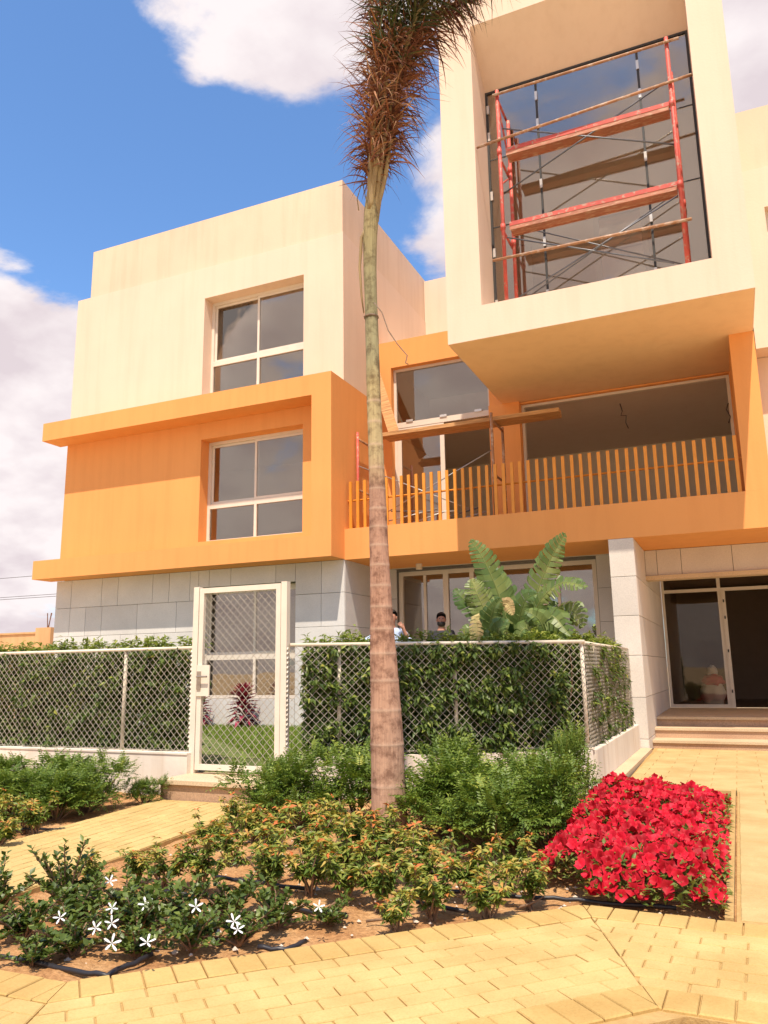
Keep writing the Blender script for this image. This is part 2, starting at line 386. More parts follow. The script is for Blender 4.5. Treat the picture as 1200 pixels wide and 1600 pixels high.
# leaf cloud: arrays of base points, directions, normals, lengths, widths, rnd
def leaf_mesh(name, P, D, Nn, Ln, Wd, rnd, mat, droop=0.25, fold=.18):
    P = np.asarray(P, float); n = len(P)
    D = D/np.linalg.norm(D, axis=1, keepdims=True)
    Sd = np.cross(D, Nn); Sd /= np.linalg.norm(Sd, axis=1, keepdims=True)+1e-9
    Up = np.cross(Sd, D)
    Ln = np.broadcast_to(Ln, n)[:, None]; Wd = np.broadcast_to(Wd, n)[:, None]
    b = P; mid = P+D*Ln*.48; t = P+D*Ln - Up*Ln*droop
    l = mid-Sd*Wd*.5+Up*Wd*fold; r = mid+Sd*Wd*.5+Up*Wd*fold; mm = mid - Up*Ln*droop*.12
    V = np.stack([b, r, mm, l, t], 1).reshape(-1, 3)
    base = (np.arange(n)*5)[:, None]
    F = np.concatenate([base+np.array([0, 1, 2]), base+np.array([0, 2, 3]), base+np.array([1, 4, 2]), base+np.array([2, 4, 3])], 1).reshape(-1, 3)
    me = bpy.data.meshes.new(name); me.vertices.add(len(V)); me.vertices.foreach_set('co', V.ravel())
    me.loops.add(F.size); me.loops.foreach_set('vertex_index', F.ravel().astype(np.int32))
    me.polygons.add(len(F)); me.polygons.foreach_set('loop_start', (np.arange(len(F))*3).astype(np.int32))
    try: me.polygons.foreach_set('loop_total', np.full(len(F), 3, np.int32))
    except Exception: pass
    me.update(calc_edges=True); me.validate()
    a = me.attributes.new('rnd', 'FLOAT', 'POINT'); a.data.foreach_set('value', np.repeat(np.clip(rnd, 0, 1), 5).astype(np.float32))
    me.materials.append(MATS[mat]); return me
def set_rnd(me, val):
    a = me.attributes.new('rnd', 'FLOAT', 'POINT')
    a.data.foreach_set('value', np.asarray(np.broadcast_to(val, len(me.vertices)), np.float32))
def randdir(n):
    v = rng.normal(size=(n, 3)); return v/np.linalg.norm(v, axis=1, keepdims=True)

def clip_poly(poly, half):
    """half-planes (nx,ny,d): keep nx*x+ny*y<=d"""
    for nx, ny, d in half:
        out = []
        for i in range(len(poly)):
            p, q = poly[i], poly[(i+1) % len(poly)]
            a = nx*p[0]+ny*p[1]-d; b = nx*q[0]+ny*q[1]-d
            if a <= 0: out.append(p)
            if (a < 0 < b) or (b < 0 < a):
                t = a/(a-b); out.append((p[0]+(q[0]-p[0])*t, p[1]+(q[1]-p[1])*t))
        poly = out
        if len(poly) < 3: return []
    return poly
def area(p): return abs(sum(p[i][0]*p[(i+1) % len(p)][1]-p[(i+1) % len(p)][0]*p[i][1] for i in range(len(p))))/2

# ================================================================== SETTING
g = MB().add([(-900, -600, -.12), (900, -600, -.12), (900, 1500, -.12), (-900, 1500, -.12)], [(0, 1, 2, 3)]).build('ground', 'sand'); tag(g, 'pale sandy ground around the building', kind='structure')

# planting soil: gently uneven sheet
def soil_sheet(name, x0, x1, y0, y1, step, label, keep):
    nx = int((x1-x0)/step)+1; ny = int((y1-y0)/step)+1
    from mathutils import noise as mn
    vs = []; idx = {}; fs = []
    for j in range(ny):
        for i in range(nx):
            x = x0+i*step; y = y0+j*step
            z = -.05+.03*mn.noise((x*1.3, y*1.3, 0))+.022*mn.noise((x*6, y*6, 3))+.010*mn.noise((x*17, y*17, 5))
            vs.append((x, y, z))
    for j in range(ny-1):
        for i in range(nx-1):
            cx = x0+(i+.5)*step; cy = y0+(j+.5)*step
            if keep(cx, cy): fs.append((j*nx+i, j*nx+i+1, (j+1)*nx+i+1, (j+1)*nx+i))
    o = MB().add(vs, fs).build(name, 'soil', None, True); return tag(o, label, kind='structure')
soil_sheet('planting_soil', -12, 0, 2.6, 11.2, .05, 'orange sandy planting soil under the shrubs', lambda x, y: True)

# ---- pavement strips of pavers
PV_W, PV_L = .12, .24
def paver_mesh(L, Wd, name, mat, ch=.006, h=.05):
    g = .0035
    return MB().prism([(-L/2+g, -Wd/2+g), (L/2-g, -Wd/2+g), (L/2-g, Wd/2-g), (-L/2+g, Wd/2-g)], -h, 0, ch).mesh(name, mat)
ME_PAVER = paver_mesh(PV_L, PV_W, 'paver', 'paver')
ME_BORDER = paver_mesh(.15, .24, 'border_paver', 'border_paver')
def lay(parent, name, me, L, Wd, origin, ux, uy, u, v, halfs, mat, z=0.0):
    """one piece centred at (u,v) of frame origin,ux,uy, clipped to halfs"""
    c = Vector(origin)+Vector(ux)*u+Vector(uy)*v
    corners = []
    for a, b in ((-1, -1), (1, -1), (1, 1), (-1, 1)):
        p = c+Vector(ux)*(a*L/2)+Vector(uy)*(b*Wd/2); corners.append((p.x, p.y))
    cl = clip_poly(corners, halfs)
    if len(cl) < 3 or area(cl) < .0012: return
    ang = math.atan2(ux[1], ux[0]); jz = z+random.uniform(-.0025, .0025)
    if area(cl) > .995*L*Wd:
        inst(name, me, parent, (c.x, c.y, jz), (random.uniform(-.006, .006), random.uniform(-.006, .006), ang+random.uniform(-.006, .006)))
    else:
        cc = Vector((sum(p[0] for p in cl)/len(cl), sum(p[1] for p in cl)/len(cl)))
        q = [((p[0]-cc.x)*(1-.007/max(.03, math.sqrt(area(cl)))), (p[1]-cc.y)*(1-.007/max(.03, math.sqrt(area(cl))))) for p in cl]
        # ensure ccw
        if sum(q[i][0]*q[(i+1) % len(q)][1]-q[(i+1) % len(q)][0]*q[i][1] for i in range(len(q))) < 0: q = q[::-1]
        o = MB().prism(q, -.05, 0, .005).build(name, mat, parent); o.location = (cc.x, cc.y, jz)
def halfplane(p, q, keep):
    """line through p,q; keep side containing point keep"""
    nx, ny = q[1]-p[1], -(q[0]-p[0]); l = math.hypot(nx, ny); nx /= l; ny /= l; d = nx*p[0]+ny*p[1]
    if nx*keep[0]+ny*keep[1] > d: nx, ny, d = -nx, -ny, -d
    return (nx, ny, d)
V = [(-4.6, 3.24), (-3.2, 3.28), (-1.06, 5.49), (1.3, 5.42)]
WID = 1.44
pave = MB().prism([(-4.6, 1.0), (-2.65, 1.85), (-.35, 4.02), (1.3, 3.98), (1.3, 5.41), (-1.06, 5.48), (-3.2, 3.27), (-4.6, 3.23)], -.11, -.012).build('pavement', 'joint_sand')
tag(pave, 'sand-yellow paver pavement crossing the foreground', kind='structure')
def bis(i):
    a = (Vector(V[i])-Vector(V[i-1])).normalized(); b = (Vector(V[i+1])-Vector(V[i])).normalized()
    n1 = Vector((a.y, -a.x)); n2 = Vector((b.y, -b.x)); m = (n1+n2).normalized(); return (V[i][0]+m.x, V[i][1]+m.y)
for s in range(3):
    p, q = Vector(V[s]), Vector(V[s+1]); ux = (q-p).normalized(); uy = Vector((ux.y, -ux.x)); Ls = (q-p).length
    mid = (p+q)/2+uy*.5
    hs = []
    if s > 0: hs.append(halfplane(V[s], bis(s), mid))
    if s < 2: hs.append(halfplane(V[s+1], bis(s+1), mid))
    ext = 1.6
    u_from = -ext if s > 0 else .35; u_to = Ls+ext if s < 2 else Ls-.0
    for v in (.12, 1.32):
        u = u_from
        while u < u_to:
            lay(pave, 'border_paver', ME_BORDER, .15, .24, p, ux, uy, u+.075, v, hs, 'border_paver', .004); u += .15
    for row in range(8):
        u = u_from+(.12 if row % 2 else 0)+.03*s
        while u < u_to:
            lay(pave, 'paver', ME_PAVER, PV_L, PV_W, p, ux, uy, u+.12, .24+.06+row*.12, hs, 'paver'); u += PV_L
kb = MB().prism([(-1.75, 2.3), (3, 2.2), (3, 3.95), (-.34, 3.99), (-1.3, 3.06)], -.115, -.03).build('kerb', 'kerb_concrete'); tag(kb, 'rough pale concrete kerb at the pavement edge', kind='structure')

# ---- left path to the gate
pathl = MB().prism([(-6.62, 8.1), (-6.02, 2.4), (-4.62, 2.4), (-5.12, 8.1)], -.11, -.012).build('gate_path', 'joint_sand'); tag(pathl, 'yellow paver path leading to the mesh gate', kind='structure')
pu = Vector((.085, -.996)).normalized(); pv = Vector((pu.y, -pu.x))  # along path toward camera; pv to left(-x)
org = Vector((-5.15, 8.1))
hs = [halfplane((-5.15, 8.1), (-4.70, 3.6), (-6, 6)), halfplane((-6.58, 8.1), (-6.10, 3.6), (-5, 6)), halfplane((-9, 8.08), (0, 8.08), (-6, 6))]
for row in range(13):
    u = -.2+(.12 if row % 2 else 0)
    while u < 4.2:
        c = org+pu*u+pv*(row*.12)
        lay(pathl, 'paver', ME_PAVER, PV_L, PV_W, org, tuple(pu), tuple(pv), u, row*.12+.03, hs, 'paver', .0); u += PV_L

# ---- right path of large slabs
pathr = MB().add([(-.15, 5.50, -.011), (3.2, 5.40, -.011), (3.2, 16.1, -.011), (-1.58, 16.1, -.011), (-1.50, 11.0, -.011), (-.15, 11.0, -.011)], [(0, 1, 2, 3, 4, 5)]).build('entrance_path', 'joint_sand'); tag(pathr, 'pale slab path leading to the entrance steps', kind='structure')
ME_SLAB = MB().prism([(-.295, -.145), (.295, -.145), (.295, .145), (-.295, .145)], -.05, 0, .004).mesh('slab', 'path_tile')
for j in range(36):
    y = 5.66+j*.297
    if y > 16: break
    x = -.15+.3-(.3 if j % 2 else 0)
    xl = -.13 if y < 11 else -1.5
    hs = [(-1, 0, -xl), (0, -1, -5.53), (0, 1, 16.0)]
    x0 = x-.6*3
    while x0 < 2.4:
        lay(pathr, 'slab', ME_SLAB, .595, .297, (0, 0), (1, 0), (0, 1), x0, y, hs, 'path_tile', -.001); x0 += .597
ek = MB().box(-.215, -.165, 5.52, 10.95, -.1, .004).build('edging', 'joint_sand'); tag(ek, 'thin concrete edging along the red flower bed', kind='structure')

# ---- lawn
lawn = MB().prism([(-16.2, 8.9), (-5.3, 8.9), (-2.0, 10.85), (-2.0, 15.40), (-16.2, 15.40)], -.1, .30).build('lawn_soil', 'lawn_ground'); tag(lawn, 'raised garden ground under the lawn', kind='structure')
n = 26000
px = rng.uniform(-11.8, -4.2, n); py = rng.uniform(8.95, 15.3, n); ok = (py > 8.95+np.clip((px+5.2)*.55, 0, 9)) & (py < 15.3) & (px < -4.3 - .0*py) & (px > -5.4-(py-8.9)*1.02)
px, py = px[ok], py[ok]; n = len(px)
D = np.stack([rng.normal(0, .35, n), rng.normal(0, .35, n), np.ones(n)], 1)
me = leaf_mesh('lawn_grass', np.stack([px, py, np.full(n, .295)], 1), D, randdir(n), rng.uniform(.05, .11, n), rng.uniform(.010, .018, n), rng.beta(2, 2, n), 'grass_blade', .3)
tag(link(bpy.data.objects.new('lawn_grass', me)), 'short green lawn grass behind the gate', 'grass', kind='stuff')
# pebbles on the soil
m = MB()
for _ in range(420):
    x = random.uniform(-4.8, -.3); y = random.uniform(3.35, 7)
    r = random.uniform(.006, .02) if random.random() < .85 else random.uniform(.02, .034)
    vs = [(x+r*random.uniform(.7, 1.2)*a, y+r*random.uniform(.7, 1.2)*b, -.035+r*.7*random.uniform(.7, 1.1)*c) for a, b, c in ((1, 0, 0), (0, 1, 0), (-1, 0, 0), (0, -1, 0), (0, 0, 1), (0, 0, -1))]
    if y < 5.3 and x > -3.2 and y < 5.49+(x+1.06)*1.033+.05: continue
    m.add(vs, [(0, 1, 4), (1, 2, 4), (2, 3, 4), (3, 0, 4), (1, 0, 5), (2, 1, 5), (3, 2, 5), (0, 3, 5)])
tag(m.build('pebbles', 'pebble'), 'scattered pale pebbles and clods on the soil', 'pebbles', kind='stuff')
# ================================================================== BUILDING
B = empty('apartment_building', (-4, 15.42, 0), 'cream and orange three-storey apartment building with grey stone base', 'building')
B.location = (0, 0, 0)
Y0 = 15.42; XL = -7.75
def stone_tiles(parent, axis, pos, u0, u1, zrows, holes=(), wmin=.5, wmax=1.35, mat='grey_stone', seed=1, th=.03, fixed=None):
    rd = random.Random(seed)
    gap = .008
    for zi in range(len(zrows)-1):
        zb, zt = zrows[zi], zrows[zi+1]
        cuts = [u0]
        if fixed: cuts += [c for c in fixed if u0 < c < u1]
        else:
            while cuts[-1] < u1-wmax*1.2: cuts.append(cuts[-1]+rd.choice([rd.uniform(wmin, wmin*1.25), rd.uniform(wmax*.75, wmax)]))
        cuts.append(u1)
        for a, b in zip(cuts[:-1], cuts[1:]):
            rects = [(a, b, zb, zt)]
            for h in holes:
                new = []
                for (p, q, r_, s_) in rects:
                    if h[1] <= p or h[0] >= q or h[3] <= r_ or h[2] >= s_: new.append((p, q, r_, s_)); continue
                    if p < h[0]: new.append((p, h[0], r_, s_))
                    if h[1] < q: new.append((h[1], q, r_, s_))
                    if r_ < h[2]: new.append((max(p, h[0]), min(q, h[1]), r_, h[2]))
                    if h[3] < s_: new.append((max(p, h[0]), min(q, h[1]), h[3], s_))
                rects = new
            for (p, q, r_, s_) in rects:
                if q-p < .04 or s_-r_ < .03: continue
                w2 = (q-p)/2-gap/2; h2 = (s_-r_)/2-gap/2; c = .005; t = th+rd.uniform(-.0015, .0015)
                out = -1 if axis == 'y' else 1
                vs = []
                for (ww, hh, d) in ((w2, h2, t), (w2, h2, c), (w2-c, h2-c, 0)):
                    for sx, sz in ((-1, -1), (1, -1), (1, 1), (-1, 1)):
                        vs.append((sx*ww, d, sz*hh) if axis == 'y' else (-d, sx*ww, sz*hh))
                fs = [(8, 9, 10, 11)]+[(k, (k+1) % 4, 4+(k+1) % 4, 4+k) for k in range(4)]+[(4+k, 4+(k+1) % 4, 8+(k+1) % 4, 8+k) for k in range(4)]
                o = MB().add(vs, fs).build('stone_tile', mat, parent)
                o.location = ((p+q)/2, pos, (r_+s_)/2) if axis == 'y' else (pos, (p+q)/2, (r_+s_)/2)
ROWS = [.30, .99, 1.72, 2.46, 3.195, 3.92]
# --- left block, ground floor
GW = (-11.68, -9.0, .90, 3.50)
sw = wall('stone_wall', 'y', Y0+.03, .42, -16.22, XL-.03, 0, 3.919, 'stone_backing', B, [GW])
stone_tiles(sw, 'y', Y0, -16.25, XL, ROWS, [GW], seed=4)
sw2 = wall('stone_wall', 'x', XL-.03, .3, Y0+.455, 17.6, 0, 3.919, 'stone_backing', B)
stone_tiles(sw2, 'x', XL, Y0+.032, 17.59, ROWS, fixed=[16.75], seed=5)
wall('wall', 'y', 24.5, .3, -16.2, XL, 0, 13.3, 'cream_paint', B)
box('wall', -16.2, -15.95, Y0+.35, 24.5, 0, 3.9, 'stone_backing', B)
room(-15.9, XL-.35, Y0+.46, 20.5, .4, 3.7, B)
# --- orange frame and recess wall
wall('orange_frame', 'y', 14.79, .63, -16.46, XL, 3.92, 8.12, 'orange_paint', B, [(-17, -8.25, 4.40, 7.63)])
LW = (-11.74, -8.83, 4.62, 7.21)
wall('orange_wall', 'y', Y0+.004, .45, -16.2, XL-.02, 3.95, 8.10, 'orange_paint', B, [LW])
wall('orange_wall', 'x', XL, .3, Y0, 17.45, 3.921, 8.12, 'orange_paint', B)
box('orange_wall', -16.19, -15.95, Y0+.31, 24.4, 3.95, 8.1, 'orange_paint', B)
room(-15.9, XL-.35, Y0+.46, 20, 4.1, 7.7, B)
# --- cream upper storey with set-back parapet
UW = (-11.77, -8.83, 8.25, 11.03)
wall('upper_wall', 'y', Y0, .45, -16.16, XL, 8.121, 11.90, 'cream_paint', B, [UW])
wall('upper_wall', 'x', XL, .3, Y0+.451, 21.3, 8.121, 11.90, 'cream_paint', B)
box('upper_wall', -16.16, -15.9, Y0+.301, 24.4, 8.121, 11.90, 'cream_paint', B)
wall('parapet', 'y', Y0+.035, .3, -15.74, XL-.03, 11.85, 13.33, 'parapet_paint', B)
wall('parapet', 'x', XL-.03, .3, Y0+.336, 21.3, 11.85, 13.33, 'parapet_paint', B)
box('parapet', -15.74, -15.5, Y0+.336, 24.4, 11.85, 13.33, 'parapet_paint', B)
box('roof_slab', -16.1, XL-.35, Y0+.31, 24.4, 11.6, 11.84, 'cream_paint', B)
room(-15.85, XL-.35, Y0+.46, 20, 8.2, 11.5, B)
wall('upper_wall', 'y', 21.0, .3, XL-.02, -4.5, 9.75, 13.25, 'cream_paint', B)
# --- balcony back wall
BW = (-7.42, -4.87, 4.2, 9.08)
wall('balcony_wall', 'y', 17.45, .3, XL+.001, -4.56, 4.0, 9.8, 'orange_paint', B, [BW])
wall('balcony_wall', 'y', 17.45, .3, -4.559, .42, 4.0, 7.64, 'orange_paint', B, [(-4.12, .40, 4.15, 7.60)])
box('roof_slab', XL+.01, -4.55, 17.76, 21.0, 9.5, 9.79, 'cream_paint', B)
box('balcony_pier', -4.868, -4.13, 17.36, 17.449, 4.21, 7.645, 'orange_paint', B)
box('balcony_column', .42, .85, Y0+.001, 17.6, 4.601, 7.645, 'orange_paint', B)
rm = room(-7.7, .9, 17.76, 22.5, 4.2, 7.62, B)
# upper volume of the left window
room(-7.7, -4.7, 17.77, 21.0, 7.63, 9.4, B)
# --- tower
TW = (-3.85, .25, 8.33, 14.55)
wall('tower_front', 'y', 13.55, .98, -4.55, .85, 7.65, 15.3, 'cream_paint', B, [TW])
MB().add([(-3.849, 13.552, 14.548), (.249, 13.552, 14.548), (.249, 14.53, 14.548), (-3.849, 14.53, 14.548), (-3.849, 14.53, 13.68), (.249, 14.53, 13.68)],
         [(0, 1, 2, 3), (0, 4, 5, 1), (3, 2, 5, 4), (0, 3, 4), (1, 5, 2)]).build('tower_soffit', 'cream_paint', B)
box('tower_wall', -4.55, -4.3, 14.531, 21.0, 7.66, 15.3, 'cream_paint', B)
box('tower_wall', .6, .85, 14.531, 21.0, 7.66, 15.3, 'cream_paint', B)
box('roof_slab', -4.29, .59, 14.54, 21.0, 15.0, 15.29, 'cream_paint', B)
box('tower_soffit', -4.535, .835, 13.565, 17.449, 7.646, 7.664, 'bounce_tinted_cream', B)
box('tower_floor', -4.29, .59, 14.54, 21.0, 7.67, 8.3, 'interior_paint', B)
room(-4.25, .55, 14.62, 16.9, 8.31, 13.66, B)
wall('tower_wall', 'y', 21.0, .3, -4.55, .85, 7.66, 15.3, 'cream_paint', B)
# --- right wing
RW = (1.28, 3.9, 8.25, 10.1)
wall('wing_wall', 'y', Y0+.001, .3, .86, 7, 7.28, 10.94, 'cream_paint', B, [RW])
wall('parapet', 'y', Y0+.03, .3, .86, 7, 10.9, 12.26, 'parapet_paint', B)
wall('wing_wall', 'y', 15.95, .3, .855, 7, 4.0, 7.279, 'cream_paint', B)
box('wing_soffit', .86, 7, Y0+.302, 15.94, 7.285, 7.4, 'cream_paint', B)
box('roof_slab', .86, 7, Y0+.31, 21, 10.6, 10.88, 'cream_paint', B)
room(.9, 6.9, Y0+.303, 19, 7.6, 10.55, B)
# --- balcony slab, parapet
box('balcony_parapet', XL+.001, 7, Y0, Y0+.3, 3.91, 4.6, 'orange_paint', B)
box('balcony_slab', XL+.001, 7, Y0+.301, 17.445, 3.912, 4.2, 'orange_paint', B)
box('floor_slab', XL+.001, 7, 17.446, 22, 3.92, 4.1, 'interior_paint', B)
# --- terrace behind the hedge
TG = (-7.42, -2.66, .5, 3.85)
tw = wall('stone_wall', 'y', 17.63, .3, XL, -2.05, .1, 3.91, 'stone_backing', B, [TG])
stone_tiles(tw, 'y', 17.60, -7.75, -7.43, ROWS, seed=8, wmax=.9); stone_tiles(tw, 'y', 17.60, -2.65, -2.06, ROWS, seed=8, wmax=.9)
box('terrace_floor', XL+.002, -2.08, 14.6, 17.9, .1, .5, 'step_stone', B)
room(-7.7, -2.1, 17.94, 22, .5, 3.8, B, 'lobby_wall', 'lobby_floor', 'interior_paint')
MB().tube([(-6.56, 16.9, 3.78), (-6.56, 16.9, 3.911)], .075, 16).build('ceiling_lamp', 'lamp_white', B)
# --- pillar wall beside entrance
pl = box('stone_pillar', -2.04, -1.63, Y0+.03, 21.2, -.1, 3.905, 'stone_backing', B)
PR = [-.02, .20, .94, 1.70, 2.435, 3.175, 3.909]
stone_tiles(pl, 'y', Y0, -2.07, -1.60, PR, mat='pale_stone', fixed=[], seed=3)
stone_tiles(pl, 'x', -1.60, Y0+.032, 20.9, PR, mat='pale_stone', fixed=[18.4], seed=3)
# --- entrance
fa = wall('entrance_fascia', 'y', 17.38, .25, -1.60, 6, 3.36, 3.91, 'stone_backing', B)
stone_tiles(fa, 'y', 17.35, -1.599, 6, [3.36, 3.909], fixed=[-1.36, -.88, .10, 1.05, 2.0, 3.0, 4.0, 5.0], mat='pale_stone', seed=6)
box('fascia_ledge', -1.598, 6, 17.28, 17.63, 3.27, 3.358, 'step_stone', B)
box('entrance_ceiling', -1.598, 6, 17.631, 20.9, 3.72, 3.9, 'cream_paint', B)
st = None
stair = box('entrance_steps', -1.598, 4.2, 17.22, 20.89, -.1, .449, 'step_riser', B)
box('landing', -1.598, 4.2, 17.18, 20.89, .45, .50, 'step_stone', stair)
for y, z in ((16.62, .32), (16.02, .135)):
    box('riser', -1.598, 4.2, y+.03, 17.219 if z > .2 else 16.649, -.1, z-.046, 'step_riser', stair)
    box('tread', -1.598, 4.2, y, 17.218 if z > .2 else 16.648, z-.045, z, 'step_stone', stair)
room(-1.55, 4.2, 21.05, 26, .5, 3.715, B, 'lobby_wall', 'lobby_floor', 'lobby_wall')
wall('entrance_wall', 'y', 20.9, .14, 2.2, 6, .3, 3.719, 'pale_stone', B)

# ------------------------------------------------------------------ windows
def pane(x0, x1, z0, z1, y, parent, mat='glass'):
    return box('pane', x0, x1, y, y+.012, z0, z1, mat, parent)
def house_window(h, y, rail, mull):
    x0, x1, z0, z1 = h
    f = frame_mb(x0+.002, x1-.002, z0+.002, z1-.002, y, .075, .10)
    f.box(x0+.077, x1-.077, y+.004, y+.096, rail-.07, rail+.05); f.box(mull-.035, mull+.035, y+.004, y+.096, z0+.077, rail-.07)
    o = f.build('window', 'window_frame', B)
    s1 = frame_mb(x0+.08, mull+.04, rail+.055, z1-.08, y+.055, .06, .035).build('sash', 'window_frame', o)
    s2 = frame_mb(mull-.04, x1-.08, rail+.055, z1-.08, y+.010, .06, .035).build('sash', 'window_frame', o)
    pane(x0+.14, mull-.02, rail+.115, z1-.14, y+.068, o); pane(mull+.02, x1-.14, rail+.115, z1-.14, y+.022, o)
    pane(x0+.077, mull-.035, z0+.077, rail-.07, y+.04, o); pane(mull+.035, x1-.077, z0+.077, rail-.07, y+.04, o)
    return o
house_window(UW, Y0+.34, 9.33, -10.33)
house_window(LW, Y0+.33, 5.56, -10.33)
house_window(GW, Y0+.3, 1.86, -10.26)
house_window(RW, Y0+.2, 9.0, 2.6)
# tower curtain wall: clipped frameless panes on dark joints
cw = frame_mb(-3.848, .248, 8.332, 13.679, 14.50, .045, .05).build('curtain_wall', 'dark_gap', B)
xs = [-3.80, -2.76, -.72, .20]; zs = [8.38, 10.48, 12.05, 13.63]
for x in xs[1:-1]: box('joint', x-.022, x+.022, 14.515, 14.55, 8.378, 13.633, 'dark_gap', cw)
for z in zs[1:-1]: box('joint', -3.802, .202, 14.522, 14.545, z-.012, z+.012, 'dark_gap', cw)
for i in range(3):
    for j in range(3): pane(xs[i]+(.024 if i else 0), xs[i+1]-(.024 if i < 2 else 0), zs[j]+.014, zs[j+1]-.014, 14.528, cw)
for x in xs[:-1]:
    for z in (8.75, 9.9, 11.2, 12.6, 13.25): box('clip', x-.026, x+.026, 14.49, 14.514, z-.10, z+.10, 'steel_clip', cw)
# inner white door leaf seen behind the glass
dl = frame_mb(-1.92, -.86, 8.312, 10.85, 15.5, .11, .06).build('inner_door', 'window_frame', B); pane(-1.81, -.97, 8.42, 10.74, 15.52, dl)
dl = frame_mb(-3.7, -3.35, 8.312, 10.9, 16.0, .09, .06).build('inner_door', 'window_frame', B); box('panel', -3.61, -3.44, 16.02, 16.04, 8.4, 10.8, 'window_frame', dl)
# balcony left glazing
x0, x1, z0, z1 = BW
bw = frame_mb(x0+.002, x1-.002, z0+.01, z1-.002, 17.62, .07, .10); bw.box(x0+.072, x1-.072, 17.622, 17.718, 7.50, 7.64)
bw = bw.build('balcony_window', 'window_frame', B)
pane(x0+.072, x1-.072, 7.64, z1-.072, 17.66, bw)
frame_mb(x0+.074, -6.10, z0+.082, 7.498, 17.63, .11, .04).build('sash', 'window_frame', bw); pane(x0+.184, -6.21, z0+.19, 7.388, 17.64, bw)
for x in (-7.0, -6.1, -5.2): box('clip', x-.09, x+.09, 17.60, 17.619, 7.63, 7.69, 'steel_clip', bw)
# balcony right opening: bare frame
frame_mb(-4.118, .398, 4.21, 7.598, 17.55, .06, .12).build('opening_frame', 'window_frame', B)
# terrace glazing
x0, x1, z0, z1 = TG
tg = frame_mb(x0+.002, x1-.002, z0+.003, z1-.002, 17.72, .10, .12)
for x, w in ((-6.21, .13), (-5.56, .10), (-3.83, .12)): tg.box(x-w/2, x+w/2, 17.722, 17.838, z0+.103, z1-.102)
tg = tg.build('terrace_window', 'window_frame', B)
for a, b in ((-7.32, -6.275), (-6.145, -5.61), (-5.51, -3.89), (-3.77, -2.76)): pane(a, b, z0+.103, z1-.102, 17.77, tg)
for x in (-6.75, -3.53): box('sash', x-.035, x+.035, 17.74, 17.768, z0+.11, z1-.11, 'window_frame', tg)
# entrance glazing
eg = MB(); Ye = 20.90
eg.box(-1.597, -1.53, Ye, Ye+.08, .501, 3.719); eg.box(-.30, -.22, Ye, Ye+.08, .501, 3.719); eg.box(-1.53, -.30, Ye+.002, Ye+.078, .501, .58); eg.box(-1.53, 2.2, Ye+.002, Ye+.078, 3.28, 3.36)
eg.box(1.2, 1.28, Ye, Ye+.08, .501, 3.28)
eg = eg.build('entrance_glazing', 'window_frame', B)
pane(-1.53, -.30, .58, 3.28, Ye+.03, eg, 'clear_glass'); pane(-1.53, -.30, 3.36, 3.718, Ye+.03, eg, 'clear_glass'); pane(-.22, 2.19, 3.36, 3.718, Ye+.03, eg, 'clear_glass'); pane(1.28, 2.19, .52, 3.28, Ye+.03, eg, 'clear_glass')
dj = box('door_jamb', -.218, -.13, Ye-.02, Ye+.06, .502, 3.278, 'window_frame', B)
for z in (.85, 1.8, 2.6, 3.0): box('hinge', -.19, -.16, Ye-.035, Ye-.021, z, z+.07, 'dark_gap', dj)
# railing
rl = MB().tube([(XL+.0, Y0+.20, 5.27), (.42, Y0+.20, 5.27)], .022, 10).build('balcony_railing', 'orange_metal', B)
me = MB().box(-.032, .032, -.02, .02, 0, 1.085).mesh('slat', 'orange_metal')
x = -7.62; k = 0
while x < .36:
    inst('slat', me, rl, (x, Y0+.07, 4.6), (random.uniform(-.006, .006), random.uniform(-.005, .005), 0)); inst('bracket', bpy.data.meshes.get('bracket') or MB().box(-.012, .012, .02, .12, .64, .67).mesh('bracket', 'orange_metal'), rl, (x, Y0+.07, 4.6)); x += .1767; k += 1

# ---- hanging wires (thing each)
def wire(name, pts, r, mat, label, cat, group=None):
    return tag(MB().tube(pts, r, 6).build(name, mat, None, True), label, cat, group)
wire('ceiling_wire', [(-1.98, 18.5, 7.61), (-1.94, 18.5, 7.42), (-1.98, 18.5, 7.32), (-1.86, 18.5, 7.30), (-1.88, 18.5, 7.12), (-1.83, 18.5, 6.98)], .012, 'cable', 'black cable hanging from the balcony room ceiling', 'cable')
wire('loose_cable', [(.33, 17.5, 6.95), (.28, 17.45, 6.8), (.34, 17.4, 6.62), (.30, 17.45, 6.5)], .012, 'cable', 'short loose black cable beside the balcony column', 'cable')

# ================================================================== SCAFFOLDS
def tube_part(name, a, b, r, mat, parent, n=10): return MB().tube([a, b], r, n).build(name, mat, parent, True)
ts = empty('window_scaffold', (0, 0, 0), 'red steel scaffold standing in front of the large upper tower window', 'scaffold')
for (x, y) in ((-3.40, 13.72), (-.15, 13.72), (-3.36, 14.38), (-.13, 14.38)):
    tube_part('standard', (x, y, 8.331), (x+.01, y, 13.0 if y < 14 else 12.75), .037, 'red_scaffold', ts)
    for z in (9.95, 11.6): tube_part('coupler', (x, y, z-.06), (x, y, z+.06), .05, 'red_scaffold', ts)
for x in (-3.39, -.14):
    for z in (9.85, 11.45, 12.8): tube_part('frame_rung', (x, 13.7, z), (x, 14.4, z), .024, 'red_scaffold', ts)
    tube_part('frame_brace', (x, 13.74, 10.9), (x, 14.36, 11.4), .018, 'red_scaffold', ts); tube_part('frame_brace', (x, 13.74, 12.75), (x, 14.36, 12.0), .018, 'red_scaffold', ts)
for (xa, za, xb, zb) in ((-3.47, 12.87, .08, 12.86), (-3.84, 11.80, .245, 12.03), (-3.62, 9.26, -.01, 9.20)):
    tube_part('ledger', (xa, 13.66, za), (xb, 13.66, zb), .028, 'rust_tube', ts)
